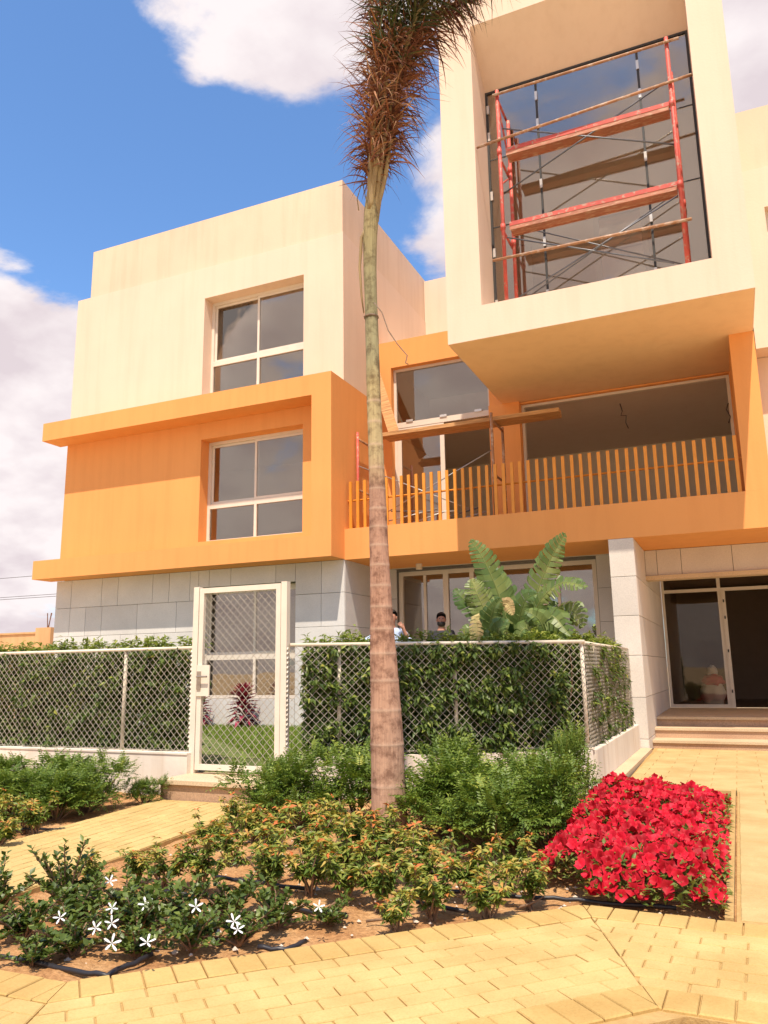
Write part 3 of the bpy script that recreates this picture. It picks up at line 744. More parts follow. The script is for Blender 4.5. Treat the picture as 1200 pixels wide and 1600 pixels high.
for (xa, za, xb, zb) in ((-3.33, 12.16, -.18, 10.80), (-3.36, 10.72, -.19, 12.13), (-3.35, 9.755, -.37, 8.49), (-3.17, 8.46, -.20, 9.77)):
    tube_part('cross_brace', (xa, 13.79, za), (xb, 13.77, zb), .016, 'grey_steel', ts, 8)
for (xa, za, xb, zb) in ((-3.3, 10.3, -.2, 8.7), (-3.3, 8.6, -.2, 10.2)): tube_part('cross_brace', (xa, 14.34, za), (xb, 14.34, zb), .014, 'grey_steel', ts, 8)
for z in (11.52, 9.885):
    b_ = MB(); b_.box(-3.28, -.2, 13.78, 14.02, z+.03, z+.10); b_.box(-3.28, -.2, 13.76, 13.779, z+.0, z+.16); b_.box(-3.28, -.2, 14.021, 14.035, z+.0, z+.12)
    d = b_.build('deck_board', 'scaffold_board', ts)
    box('toe_edge', -3.28, -.2, 13.753, 13.7595, z+.08, z+.165, 'red_scaffold', d)
bs = empty('balcony_scaffold', (0, 0, 0), 'small scaffold on the balcony behind the orange railing', 'scaffold')
for x, m1 in ((-7.66, 'red_scaffold'), (-4.42, 'rust_tube')):
    tube_part('standard', (x, 15.95, 4.2), (x, 15.95, 6.98), .032, m1, bs); tube_part('standard', (x, 16.85, 4.2), (x, 16.85, 6.9), .032, m1 if x < -5 else 'rust_tube', bs)
    for z in (6.82, 5.6): tube_part('frame_rung', (x, 15.95, z), (x, 16.85, z), .026, 'rust_tube', bs)
tube_part('cross_brace', (-7.65, 15.99, 6.17), (-4.7, 15.99, 4.75), .013, 'pale_steel', bs, 6); tube_part('cross_brace', (-4.45, 15.99, 6.15), (-7.3, 15.99, 4.85), .013, 'pale_steel', bs, 6)
def plank(name, x0, x1, y0, y1, z, t, label, tilt=0.0):
    o = MB().box(x0, x1, y0, y1, 0, t).build(name, 'plank_wood'); o.location.z = z; return tag(o, label, 'plank')
plank('wooden_plank', -7.30, -2.98, 16.10, 16.36, 6.85, .085, 'front timber plank laid across the balcony scaffold')
plank('wooden_plank', -7.12, -3.02, 16.38, 16.62, 6.85, .08, 'rear timber plank laid across the balcony scaffold')
lb = MB().box(-.13, .13, -.02, .02, 0, 2.45).build('leaning_board', 'plank_wood'); lb.location = (-7.02, 16.75, 6.94); lb.rotation_euler = (R(-17), R(-14.0), R(25))
tag(lb, 'weathered board leaning on the orange wall behind the palm trunk', 'board')
# pile of folded steel frames behind the railing
pile = empty('steel_frame_pile', (0, 0, 0), 'pile of dismantled grey steel frames lying on the balcony floor', 'scaffold parts')
rd = random.Random(3)
for k in range(16):
    x = rd.uniform(-6.6, -4.7); z = 4.3+k*.05; L_ = rd.uniform(.7, 1.3); a = rd.uniform(-.25, .35)
    tube_part('steel_tube', (x-L_/2*math.cos(a), 16.3+rd.uniform(-.2, .25), z-L_/2*math.sin(a)*.6), (x+L_/2*math.cos(a), 16.3+rd.uniform(-.2, .25), z+L_/2*math.sin(a)*.6), .016, 'pale_steel' if k % 3 else 'grey_steel', pile, 6)
#PART3
# ================================================================== GARDEN WALLS, FENCES, GATE
def strip(p, q, y_off, th, z0, z1, name, mat, parent):
    """box along p->q, front face offset"""
    p = Vector(p); q = Vector(q); d = (q-p); L_ = d.length; o = MB().box(0, L_, 0, th, z0, z1).build(name, mat, parent)
    o.location = (p.x, p.y, 0); o.rotation_euler.z = math.atan2(d.y, d.x); return o
gwl = strip((-13.5, 8.62), (-6.62, 8.62), 0, .26, -.1, .46, 'garden_wall', 'white_render', None); tag(gwl, 'low white rendered wall under the fence left of the gate', 'wall')
box('wall_cap', 0, 6.88, -.012, .27, .462, .485, 'white_render', gwl)
gwr = empty('garden_wall', (0, 0, 0), 'low white rendered wall running from the gate round to the stone pillar', 'wall')
a, b = Vector((-5.20, 8.66)), Vector((-1.78, 10.52)); dr = (b-a).normalized()
strip(a, b, 0, .26, -.1, .46, 'wall_panel', 'white_render', gwr)
seg = box('wall_panel', -2.02, -1.76, 10.64, 15.40, -.1, .459, 'white_render', gwr)
for k in range(6): box('panel', -1.759, -1.752, 10.66+k*.79, 10.655+(k+1)*.79, 0, .455, 'white_render', seg)
box('wall_base', -1.749, -1.55, 10.6, 15.40, -.1, .05, 'step_stone', gwr)

def mesh_rect(w, h, cell, r):
    """diagonal woven wires in a w x h rectangle (x,z)"""
    m = MB(); k = -h
    c0 = np.arange(-h, w, cell)
    for c in c0:
        for sgn in (1, -1):
            # line x = c + t, z = t  (sgn 1) or z = h - t
            t0 = max(0, -c); t1 = min(h, w-c)
            if t1-t0 < .02: continue
            pa = (c+t0, .006*sgn, t0 if sgn > 0 else h-t0); pb = (c+t1, .006*sgn, t1 if sgn > 0 else h-t1)
            m.tube([pa, pb], r, 4, False)
    return m
def fence(p, q, posts, label, z0=.47, z1=1.83, cell=.10):
    p = Vector(p); q = Vector(q); d = q-p; L_ = d.length; ang = math.atan2(d.y, d.x)
    f = empty('chain_link_fence', (p.x, p.y, 0), label, 'fence', rz=ang)
    MB().tube([(0, 0, z1), (L_, 0, z1)], .024, 10).build('top_rail', 'fence_paint', f, True)
    tube = MB().tube([(0, 0, z0+.03), (L_, 0, z0+.03)], .006, 6).build('tension_wire', 'wire', f)
    for u in posts:
        ps = MB().tube([(u, .03, z0-.03), (u, .03, z1)], .026, 10).build('post', 'fence_paint', f, True)
        MB().box(u-.07, u+.07, -.03, .10, z0-.0, z0+.018).build('base_plate', 'fence_paint', ps)
    mm = mesh_rect(L_, z1-z0-.02, cell, .0036).build('wire_mesh', 'wire', f); mm.location = (0, -.03, z0+.012); return f
fence((-12.2, 8.74), (-6.66, 8.74), [.6, 1.85, 4.36], 'cream chain-link fence on the low wall left of the gate')
a2 = a+Vector((.02, .10)); b2 = b+Vector((-.04, .10)); Lr = (b2-a2).length
fence(a2, b2, [.62, Lr*.55, Lr-.03], 'cream chain-link fence right of the gate behind the palm')
fence((-1.86, 10.66), (-1.86, 15.35), [1.2, 2.9, 4.6], 'short chain-link fence side running back to the stone pillar', .47, 1.82)
# gate
G = empty('mesh_gate', (0, 0, 0), 'tall cream steel garden gate filled with diamond wire mesh', 'gate')
for x in (-6.66, -5.285):
    MB().box(x, x+.085, 8.70, 8.785, .22, 2.64).build('gate_post', 'gate_paint', G)
    ps = MB()
    for k in range(22): ps.tube([(x-.012 if x < -6 else x+.097, 8.70, .55+k*.058), (x-.012 if x < -6 else x+.097, 8.72, .58+k*.058)], .012, 5)
    ps.build('mesh_tie', 'wire', G)
gf = frame_mb(-6.565, -5.295, .27, 2.62, 8.705, .07, .055).build('gate_frame', 'gate_paint', G)
mm = mesh_rect(1.13, 2.21, .108, .0036).build('wire_mesh', 'wire', G); mm.location = (-6.495, 8.735, .34)
lk = box('lock_box', -6.56, -6.36, 8.685, 8.704, 1.20, 1.60, 'gate_paint', G)
box('lock_plate', -6.55, -6.49, 8.672, 8.6845, 1.28, 1.52, 'lock_metal', lk); MB().tube([(-6.52, 8.672, 1.45), (-6.52, 8.63, 1.45), (-6.36, 8.63, 1.45)], .012, 8).build('handle', 'lock_metal', lk)
gs = box('gate_step', -6.62, -5.2, 8.12, 8.62, -.1, .175, 'step_riser'); tag(gs, 'single stone step below the mesh gate', 'step'); box('tread', -6.64, -5.2, 8.08, 8.95, .176, .225, 'step_stone', gs)

# neighbour's wall and cables
nb = empty('boundary_wall', (0, 0, 0), 'peach boundary wall far left behind the hedge', 'wall')
box('wall_panel', -60, -26.15, 24, 24.3, -.1, 3.18, 'neighbour_paint', nb); box('coping', -60, -26.14, 23.95, 24.35, 3.181, 3.25, 'neighbour_paint', nb)
pr = box('pier', -26.13, -25.3, 23.85, 24.45, -.1, 3.40, 'neighbour_paint', nb)
for dx, t in ((0, -.05), (.12, .15), (.2, .1)): MB().tube([(-25.75+dx*.3, 24.1, 3.4), (-25.75+dx*.3+t, 24.1, 4.0)], .02, 5).build('rebar', 'rust', pr)
for z, l in ((5.15, 'upper distant power cable beside the building'), (5.03, 'lower distant power cable beside the building'), (6.25, 'highest distant power cable beside the building')):
    pts = [(-140+k*14, 60+k*.2, z*1.9+.004*(k-5)**2) for k in range(12)]
    wire('power_cable', pts, .025, 'cable', l, 'cable')

# ================================================================== PLANTS
def hedge(name, label, pts, depth, z0, z1, nleaf, nst, side=1, z_jit=.1, gaps=()):
    """leaf mass along polyline pts"""
    H = empty(name, (*pts[0], z0), label, 'hedge'); o0 = np.array([pts[0][0], pts[0][1], z0])
    A = np.array(pts); seg = np.linalg.norm(np.diff(A, axis=0), axis=1); cum = np.concatenate([[0], np.cumsum(seg)]); T = cum[-1]
    def place(n):
        t = rng.uniform(0, T, n); i = np.clip(np.searchsorted(cum, t)-1, 0, len(seg)-1); f = (t-cum[i])/seg[i]
        base = A[i]+(A[i+1]-A[i])*f[:, None]; d = (A[i+1]-A[i])/seg[i][:, None]; nrm = np.stack([d[:, 1], -d[:, 0]], 1)
        return t, base, nrm
    t, base, nrm = place(nleaf)
    # clumpy front
    cl = rng.uniform(0, T, 130); cz = rng.uniform(z0, z1, 130)
    dep = rng.beta(1.1, 2.4, nleaf)*depth
    z = rng.uniform(z0+.02, z1, nleaf)
    dist = np.min(np.hypot(t[:, None]-cl[None], z[:, None]-cz[None]), axis=1)
    keep = rng.uniform(size=nleaf) < np.clip(1.35-dist*3.6, .25, 1)
    t, base, nrm, dep, z, dist = t[keep], base[keep], nrm[keep], dep[keep], z[keep], dist[keep]
    n = len(t); front = depth*.5-dep-.05+np.clip(.14-dist, 0, .14)*1.2
    P = np.concatenate([base+nrm*front[:, None], z[:, None]], 1)
    D = randdir(n)*.75; D[:, :2] += nrm*.75; D[:, 2] -= .45
    Nn = randdir(n)*.5; Nn[:, 2] += .8; Nn[:, :2] += nrm*.3
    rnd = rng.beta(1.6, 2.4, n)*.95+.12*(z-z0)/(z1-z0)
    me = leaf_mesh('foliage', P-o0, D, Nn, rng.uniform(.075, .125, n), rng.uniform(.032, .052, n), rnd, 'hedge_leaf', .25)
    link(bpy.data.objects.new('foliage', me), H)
    # bright tips above the rail
    k = int(T*44); tt, bs_, nr = place(k); PP = []; DD = []; 
    for i in range(k):
        h = rng.uniform(.03, .20)*(2.0 if rng.random() < .08 else 1); c = np.array([*(bs_[i]+nr[i]*rng.uniform(-depth*.4, depth*.42)), z1-.04])
        lean = rng.normal(0, .35, 2); 
        for j in range(11):
            q = rng.uniform(.1, 1); PP.append(c+np.array([lean[0]*h*q, lean[1]*h*q, h*q])); v = rng.normal(0, 1, 3); v[2] = abs(v[2])*.5+.1; DD.append(v)
    PP = np.array(PP); DD = np.array(DD); n = len(PP); Nn = randdir(n)*.4; Nn[:, 2] += 1
    me = leaf_mesh('new_growth', PP-o0, DD, Nn, rng.uniform(.06, .11, n), rng.uniform(.026, .042, n), rng.beta(2, 2, n), 'hedge_tip', .3)
    link(bpy.data.objects.new('new_growth', me), H)
    m = MB()
    for i in range(nst):
        tt, b_, nr = place(1); p = np.array([*(b_[0]+nr[0]*rng.uniform(-.25, .05)*depth), z0])-o0; pts_ = [p]
        for j in range(5): p = p+np.array([rng.normal(0, .05), rng.normal(0, .05), (z1-z0)/5.2]); pts_.append(p)
        m.tube(pts_, [.014, .013, .011, .009, .007, .004], 5)
    m.build('stems', 'twig', H)
    return H
hedge('hedge', 'dark leafy hedge behind the fence left of the gate', [(-12.0, 9.115), (-6.85, 9.115)], .62, .40, 1.86, 30000, 50)
nv = Vector((-dr.y, dr.x))
ha = a+dr*.24+nv*.42; hb = b+nv*.40+dr*(-.26)
hedge('hedge', 'leafy hedge behind the fence right of the gate', [tuple(ha), tuple(hb)], .62, .40, 1.84, 30000, 45)
hedge('hedge', 'leafy hedge along the side fence next to the stone pillar', [(-2.20, 10.9), (-2.20, 15.1)], .60, .40, 1.84, 24000, 34)

def lump(P, c, r): return np.linalg.norm((P-np.array(c))/np.array(r), axis=1)
# feathery green shrub variants
def shrub_variant(seed):
    r = np.random.default_rng(seed); PP = []; DD = []; NN = []; RR = []; tw = MB()
    centres = [(r.normal(0, .17), r.normal(0, .15), r.uniform(.35, .62), r.uniform(.20, .30)) for _ in range(10)]+[(.33*math.cos(k*.9), .33*math.sin(k*.9), r.uniform(.14, .3), r.uniform(.16, .24)) for k in range(7)]
    for (cx, cy, cz, cr) in centres:
        tw.tube([(cx*.15, cy*.15, 0), (cx*.6, cy*.6, cz*.55), (cx, cy, cz)], [.014, .010, .005], 5)
        for k in range(46):
            d = r.normal(size=3); d /= np.linalg.norm(d)
            if d[2] < -.35: d[2] *= -.6
            p = np.array([cx, cy, cz])+d*cr*r.uniform(.45, 1.0)
            if p[2] < .02: p[2] = r.uniform(.02, .15)
            ax = d*.8+r.normal(0, .45, 3); ax[2] += .25; ax /= np.linalg.norm(ax)
            L_ = r.uniform(.10, .17); sd_ = np.cross(ax, [0, 0, 1.0]); sd_ /= np.linalg.norm(sd_)+1e-6; upv = np.cross(sd_, ax)
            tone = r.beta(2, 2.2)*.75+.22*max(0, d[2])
            for j in range(5):
                q = p+ax*L_*(j/5.0)-upv*.02*(j/5)**2
                for s_ in (-1, 1):
                    PP.append(q); DD.append(ax*.55+sd_*s_*.85-upv*.15); NN.append(upv+r.normal(0, .2, 3)); RR.append(tone+r.normal(0, .06))
            PP.append(p+ax*L_); DD.append(ax-upv*.25); NN.append(upv); RR.append(tone+.08)
    n = len(PP)
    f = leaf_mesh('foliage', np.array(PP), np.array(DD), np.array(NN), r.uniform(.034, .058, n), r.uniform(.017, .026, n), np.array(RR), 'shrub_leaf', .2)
    return f, tw.mesh('stems', 'twig')
SHV = [shrub_variant(s) for s in (1, 2, 3)]
def put_shrub(var, name, loc, sc, rz, label, cat, group, parts=('foliage', 'stems')):
    e = empty(name, loc, label, cat, group, rz); e.scale = sc
    for nm, me in zip(parts, var): link(bpy.data.objects.new(nm, me), e)
    return e
shr = [((-4.28, 7.25), (.95, .9, .88), 'feathery green shrub nearest the gate step, right of the path'),
       ((-4.70, 7.75), (.55, .55, .75), 'small feathery green shrub tucked against the wall right of the gate'),
       ((-3.75, 7.75), (1.1, 1.0, .95), 'tall feathery green shrub just left of the palm trunk'),
       ((-2.62, 7.35), (1.05, 1.0, .92), 'feathery green shrub immediately right of the palm trunk'),
       ((-2.85, 8.25), (.9, .9, 1.0), 'tall feathery green shrub behind the palm trunk against the wall'),
       ((-2.08, 6.95), (1.05, 1.0, .88), 'feathery green shrub second to the right of the palm trunk'),
       ((-1.66, 7.25), (.85, .85, .95), 'feathery green shrub bordering the red petunias'),
       ((-2.1, 8.2), (1.05, .9, .86), 'feathery green shrub below the fence corner, behind the others'),
       ((-1.75, 8.9), (.5, .5, 1.15), 'thin feathery green shrub at the wall corner above the petunias'),
       ((-7.55, 6.75), (1.05, .9, .66), 'feathery green shrub at the left picture edge'),
       ((-6.95, 6.8), (.85, .8, .64), 'feathery green shrub left of the path, middle of the clump'),
       ((-7.0, 7.3), (.8, .75, .72), 'feathery green shrub left of the path nearest the white wall'),
       ((-7.75, 7.65), (1.0, .85, .76), 'tall feathery green shrub against the white wall on the left'),
       ((-8.75, 7.6), (1.1, .85, .66), 'feathery green shrub against the white wall at the left edge'),
       ((-6.72, 7.95), (.42, .42, .4), 'tiny green shrub at the wall foot beside the gate step')]
for i, ((x, y), sc, lab) in enumerate(shr): put_shrub(SHV[i % 3], 'green_shrub', (x, y, -.06), sc, i*1.9, lab, 'shrub', 'feathery green shrubs')

# orange-tinged fire bushes
def fire_variant(seed):
    r = np.random.default_rng(seed); PP = []; DD = []; NN = []; RR = []; tw = MB()
    for k in range(9):
        a_ = r.uniform(0, 6.28); ln = r.uniform(.06, .24); tip = np.array([math.cos(a_)*ln, math.sin(a_)*ln, r.uniform(.24, .46)])
        mid = tip*.5+np.array([r.normal(0, .02), r.normal(0, .02), .04]); tw.tube([(r.normal(0, .02), r.normal(0, .02), 0), tuple(mid), tuple(tip)], [.009, .006, .003], 5)
        for j in range(13):
            q = r.uniform(.38, 1.02); p = (tip*q if q > .5 else mid*(q/.5)); p = p+r.normal(0, .012, 3)
            w = 5 if j > 2 else 7
            for s_ in range(w):
                an = s_*6.28/w+r.uniform(0, 1); d = np.array([math.cos(an), math.sin(an), r.uniform(-.25, .75)]); PP.append(p); DD.append(d); nn = np.array([0, 0, 1.0])+r.normal(0, .35, 3); NN.append(nn)
                RR.append(r.beta(1.6, 2.4)*.62+.68*max(0, q-.70)/.3*r.uniform(.2, 1.15))
    n = len(PP)
    return leaf_mesh('foliage', np.array(PP), np.array(DD), np.array(NN), r.uniform(.05, .088, n), r.uniform(.02, .032, n), np.array(RR), 'fire_leaf', .3), tw.mesh('stems', 'twig')
FV = [fire_variant(s) for s in (21, 22, 23)]
front = [(-4.41, 4.72, .62), (-4.22, 4.98, .7), (-3.98, 4.95, .78), (-3.68, 5.02, .85), (-3.12, 5.05, .95), (-2.84, 5.12, .9), (-2.55, 5.08, .9), (-2.28, 5.0, .85), (-2.0, 4.66, .62), (-1.90, 4.98, .85), (-1.82, 5.42, .9), (-1.56, 5.08, .82), (-1.40, 5.45, .78)]
mid_ = [(-4.43, 6.1, .8), (-3.98, 5.8, .85), (-3.45, 5.42, .95), (-3.15, 5.65, 1.05), (-2.85, 5.6, 1.05), (-2.55, 5.65, 1.0), (-2.2, 5.5, .95), (-2.3, 5.95, .85), (-1.62, 5.9, .75)]
back = [(-4.6, 6.75, .8), (-4.25, 6.55, .8), (-3.85, 6.25, .95), (-3.5, 6.5, 1.0), (-3.12, 6.25, 1.05), (-2.8, 6.35, .95)]
leftb = [(-6.55, 5.72, .8), (-6.25, 5.45, .75), (-6.38, 6.02, .85), (-6.95, 5.95, .9), (-6.7, 6.15, .85)]
ordn = ['first', 'second', 'third', 'fourth', 'fifth', 'sixth', 'seventh', 'eighth', 'ninth', 'tenth', 'eleventh', 'twelfth', 'thirteenth']
c_ = 0
for lst, where in ((front, 'in the front row beside the drip hoses'), (mid_, 'in the middle row before the palm'), (back, 'in the back row below the green shrubs'), (leftb, 'in the bed left of the path')):
    for i, (x, y, s_) in enumerate(sorted(lst)):
        put_shrub(FV[c_ % 3], 'fire_bush', (x, y, -.05), (s_, s_, s_*random.uniform(.9, 1.08)), c_*2.3, 'orange-tinged small shrub, %s from the left %s' % (ordn[i], where), 'shrub', 'orange-tinged small shrubs'); c_ += 1

# glossy dark shrubs with white flowers
def carissa_variant(seed, upr=1.0):
    r = np.random.default_rng(seed); PP = []; DD = []; NN = []; RR = []; tw = MB()
    for k in range(21):
        a_ = r.uniform(0, 6.28); ln = r.uniform(.06, .29); tip = np.array([math.cos(a_)*ln, math.sin(a_)*ln, r.uniform(.06, .23)*upr]); tw.tube([(0, 0, 0), tuple(tip*.5+np.array([0, 0, .03])), tuple(tip)], [.008, .006, .003], 5)
        for j in range(12):
            q = .25+.8*j/12; p = tip*q+np.array([0, 0, .03*math.sin(q*3)]); an = j*1.57+r.uniform(-.4, .4)
            for s_ in (0, math.pi):
                d = np.array([math.cos(an+s_), math.sin(an+s_), r.uniform(.1, .9)])+tip*1.2; PP.append(p+r.normal(0, .006, 3)); DD.append(d); NN.append(np.array([0, 0, 1.0])+r.normal(0, .4, 3)); RR.append(r.beta(1.8, 2.2)*.8+.25*max(0, q-.8))
    n = len(PP)
    return leaf_mesh('foliage', np.array(PP), np.array(DD), np.array(NN), r.uniform(.036, .060, n), r.uniform(.023, .036, n), np.array(RR), 'carissa_leaf', .12, .1), tw.mesh('stems', 'twig')
CV = [carissa_variant(31), carissa_variant(32), carissa_variant(33), carissa_variant(34, 1.9)]
car = [((-4.62, 4.05), 1.0, 3, 'dark glossy upright shrub cut by the left picture edge'), ((-4.28, 4.32), 1.15, 3, 'tall dark glossy shrub with upright stem beside the path'), ((-4.05, 3.78), 1.0, 0, 'low dark glossy shrub at the far left of the bed'),
       ((-3.92, 4.05), 1.1, 1, 'low dark glossy shrub second from the left'), ((-3.55, 3.66), 1.0, 2, 'low dark glossy shrub inside the bend of the front drip hose'), ((-3.75, 4.3), 1.1, 0, 'dark glossy shrub with a white bloom on top, behind the front ones'),
       ((-3.42, 4.05), 1.15, 1, 'dark glossy shrub with white blooms near the bed centre'), ((-3.62, 3.45), .7, 2, 'small dark glossy shrub nearest the left pavement bend'), ((-3.2, 3.78), .85, 0, 'small dark glossy shrub at the end of the front drip hose'),
       ((-3.3, 4.36), 1.1, 2, 'dark glossy shrub below the orange-tinged row, left of centre'), ((-2.98, 3.98), .95, 1, 'dark glossy shrub nearest the pavement edge'), ((-3.1, 4.55), 1.1, 0, 'dark glossy shrub below the orange-tinged row, centre'),
       ((-2.78, 4.16), .9, 2, 'dark glossy shrub with paired white blooms near the pavement'), ((-2.72, 4.48), 1.0, 1, 'dark glossy shrub at the right end of its group'), ((-2.45, 4.62), .7, 0, 'small dark glossy shrub farthest right in front of the orange-tinged row')]
CO = []
for i, ((x, y), s_, v, lab) in enumerate(car): CO.append(put_shrub(CV[v], 'glossy_shrub', (x, y, -.05), (s_, s_, s_), i*1.3, lab, 'shrub', 'dark glossy shrubs with white flowers'))
def star_flower(np_=5, r=.042, mat='petal_white'):
    m = MB(); 
    for k in range(np_):
        a_ = k*2*math.pi/np_; w = .42
        p = lambda rr, aa, z: (rr*math.cos(aa), rr*math.sin(aa), z)
        m.add([(0, 0, 0), p(r*.5, a_-w*.6, .006), p(r, a_, .010), p(r*.5, a_+w*.6, .006), p(r*.85, a_-w*.35, .012), p(r*.85, a_+w*.35, .012)], [(0, 1, 4, 2, 5, 3)])
    me = m.mesh('flower', mat); set_rnd(me, .5); return me
ME_STAR = star_flower()
bpy.context.view_layer.update()
def attach(me, name, parent, world, rot, sc=1.0):
    o = bpy.data.objects.new(name, me); COL.objects.link(o); o.parent = parent
    mw = Matrix.Translation(world) @ Quaternion(rot).to_matrix().to_4x4() @ Matrix.Diagonal((sc, sc, sc, 1))
    pm = Matrix.Translation(parent.location) @ parent.rotation_euler.to_matrix().to_4x4() @ Matrix.Diagonal((*parent.scale, 1))
    o.matrix_basis = pm.inverted() @ mw; return o
camv = Vector((0, 0, 1.5))
for (x, y) in [(-3.95, 4.37), (-3.32, 3.58), (-3.3, 3.68), (-3.36, 4.03), (-3.65, 3.65), (-2.68, 3.95), (-2.58, 3.84), (-2.37, 4.36), (-3.06, 3.42), (-2.9, 3.5), (-3.05, 4.1), (-3.5, 3.9)]:
    near = min(CO, key=lambda o: (o.location.x-x)**2+(o.location.y-y)**2); w = Vector((x, y, .15)); 
    nrm = ((camv-w).normalized()+Vector((random.uniform(-.4, .4), random.uniform(-.4, .4), .6))).normalized()
    attach(ME_STAR, 'flower', near, w, nrm.to_track_quat('Z', 'Y') @ Quaternion((0, 0, 1), random.uniform(0, 6)), random.uniform(.9, 1.15))

# petunias
PT = empty('petunia_bed', (-.8, 7.2, -.04), 'dense bed of bright red petunias beside the slab path', 'flowers')
def bedx(y): return (-1.48-.05*(y-5.6), -.22)
def inside(x, y):
    l_, r_ = bedx(y); 
    if y < 5.95: l_ = max(l_, -1.25+ (5.95-y)*.6)
    return l_ < x < r_ and 5.55 < y < 9.55
def bed_h(x, y):
    from mathutils import noise as mn
    l_, r_ = bedx(y); e = min(x-l_, r_-x, (y-5.5)*.9, (9.6-y)); return .10+.20*min(1, max(0, e)/.28)+.10*mn.noise((x*3.4, y*3.4, 1))+.05*mn.noise((x*9, y*9, 4))
n = 9000; P = []
while len(P) < n:
    x = rng.uniform(-1.75, -.2); y = 5.5+4.1*rng.random()**1.25
    if inside(x, y): h = bed_h(x, y); P.append((x+.8, y-7.2, .03+h*rng.beta(2.2, 1.3)*.95))
P = np.array(P); D = randdir(n); D[:, 2] = np.abs(D[:, 2])*.6+.1; Nn = randdir(n)*.5; Nn[:, 2] += 1
lf = link(bpy.data.objects.new('foliage', leaf_mesh('foliage', P, D, Nn, rng.uniform(.045, .08, n), rng.uniform(.022, .036, n), rng.beta(2, 2, n), 'petunia_leaf', .3)), PT); tag(lf, kind='stuff')
def petunia(seed):
    r = random.Random(seed); m = MB(); vs = [(0, 0, -.035)]; K = 15
    ring = []
    for k in range(K):
        a_ = 2*math.pi*k/K; lobe = 1+.13*math.cos(5*a_)+r.uniform(-.05, .05); vs.append((.016*math.cos(a_), .016*math.sin(a_), -.012))
    for k in range(K):
        a_ = 2*math.pi*k/K; lobe = 1+.14*math.cos(5*a_)+r.uniform(-.05, .05); vs.append((.047*lobe*math.cos(a_), .047*lobe*math.sin(a_), r.uniform(-.015, .015)))
    fs = []
    for k in range(K):
        a1, a2_ = 1+k, 1+(k+1) % K; fs += [(0, a1, a2_), (a1, a1+K, a2_+K, a2_)]
    m.add(vs, fs); me = m.mesh('flower', 'petal_red', True); set_rnd(me, r.uniform(.05, .95)); return me
PM = [petunia(s) for s in range(6)]
fl = []
tries = 0
while len(fl) < 1450 and tries < 40000:
    tries += 1; x = rng.uniform(-1.75, -.2); y = 5.5+4.1*rng.random()**1.35
    if not inside(x, y): continue
    lim = .044
    if any(abs(x-q[0]) < lim and abs(y-q[1]) < lim for q in fl[-900:]) and rng.random() < .85: continue
    fl.append((x, y))
fl.sort(key=lambda q: q[1])
rest = MB(); rest_r = []
for i, (x, y) in enumerate(fl):
    h = bed_h(x, y); e = rng.normal(0, .55, 2); l_, r_ = bedx(y)
    nr = Vector((e[0]+(.9 if r_-x < .12 else 0)-(.7 if x-l_ < .14 else 0), e[1]-.55-(.9 if y < 5.85 else 0), 1)).normalized()
    zz = .03+h*(1 if rng.random() < .8 else rng.uniform(.5, 1)); q = nr.to_track_quat('Z', 'Y') @ Quaternion((0, 0, 1), rng.uniform(0, 6)); s_ = rng.uniform(.65, 1.0)
    if i < 300:
        o = bpy.data.objects.new('flower', PM[i % 6]); link(o, PT); o.rotation_mode = 'QUATERNION'; o.rotation_quaternion = q; o.location = (x+.8, y-7.2, zz); o.scale = (s_,)*3
    else:
        me = PM[i % 6]; rest.add([tuple(q @ (v.co*s_)+Vector((x+.8, y-7.2, zz))) for v in me.vertices], [tuple(p.vertices) for p in me.polygons]); rest_r += [random.uniform(.05, .95)]*len(me.vertices)
o = rest.build('flowers', 'petal_red', PT, True); set_rnd(o.data, rest_r); tag(o, kind='stuff')

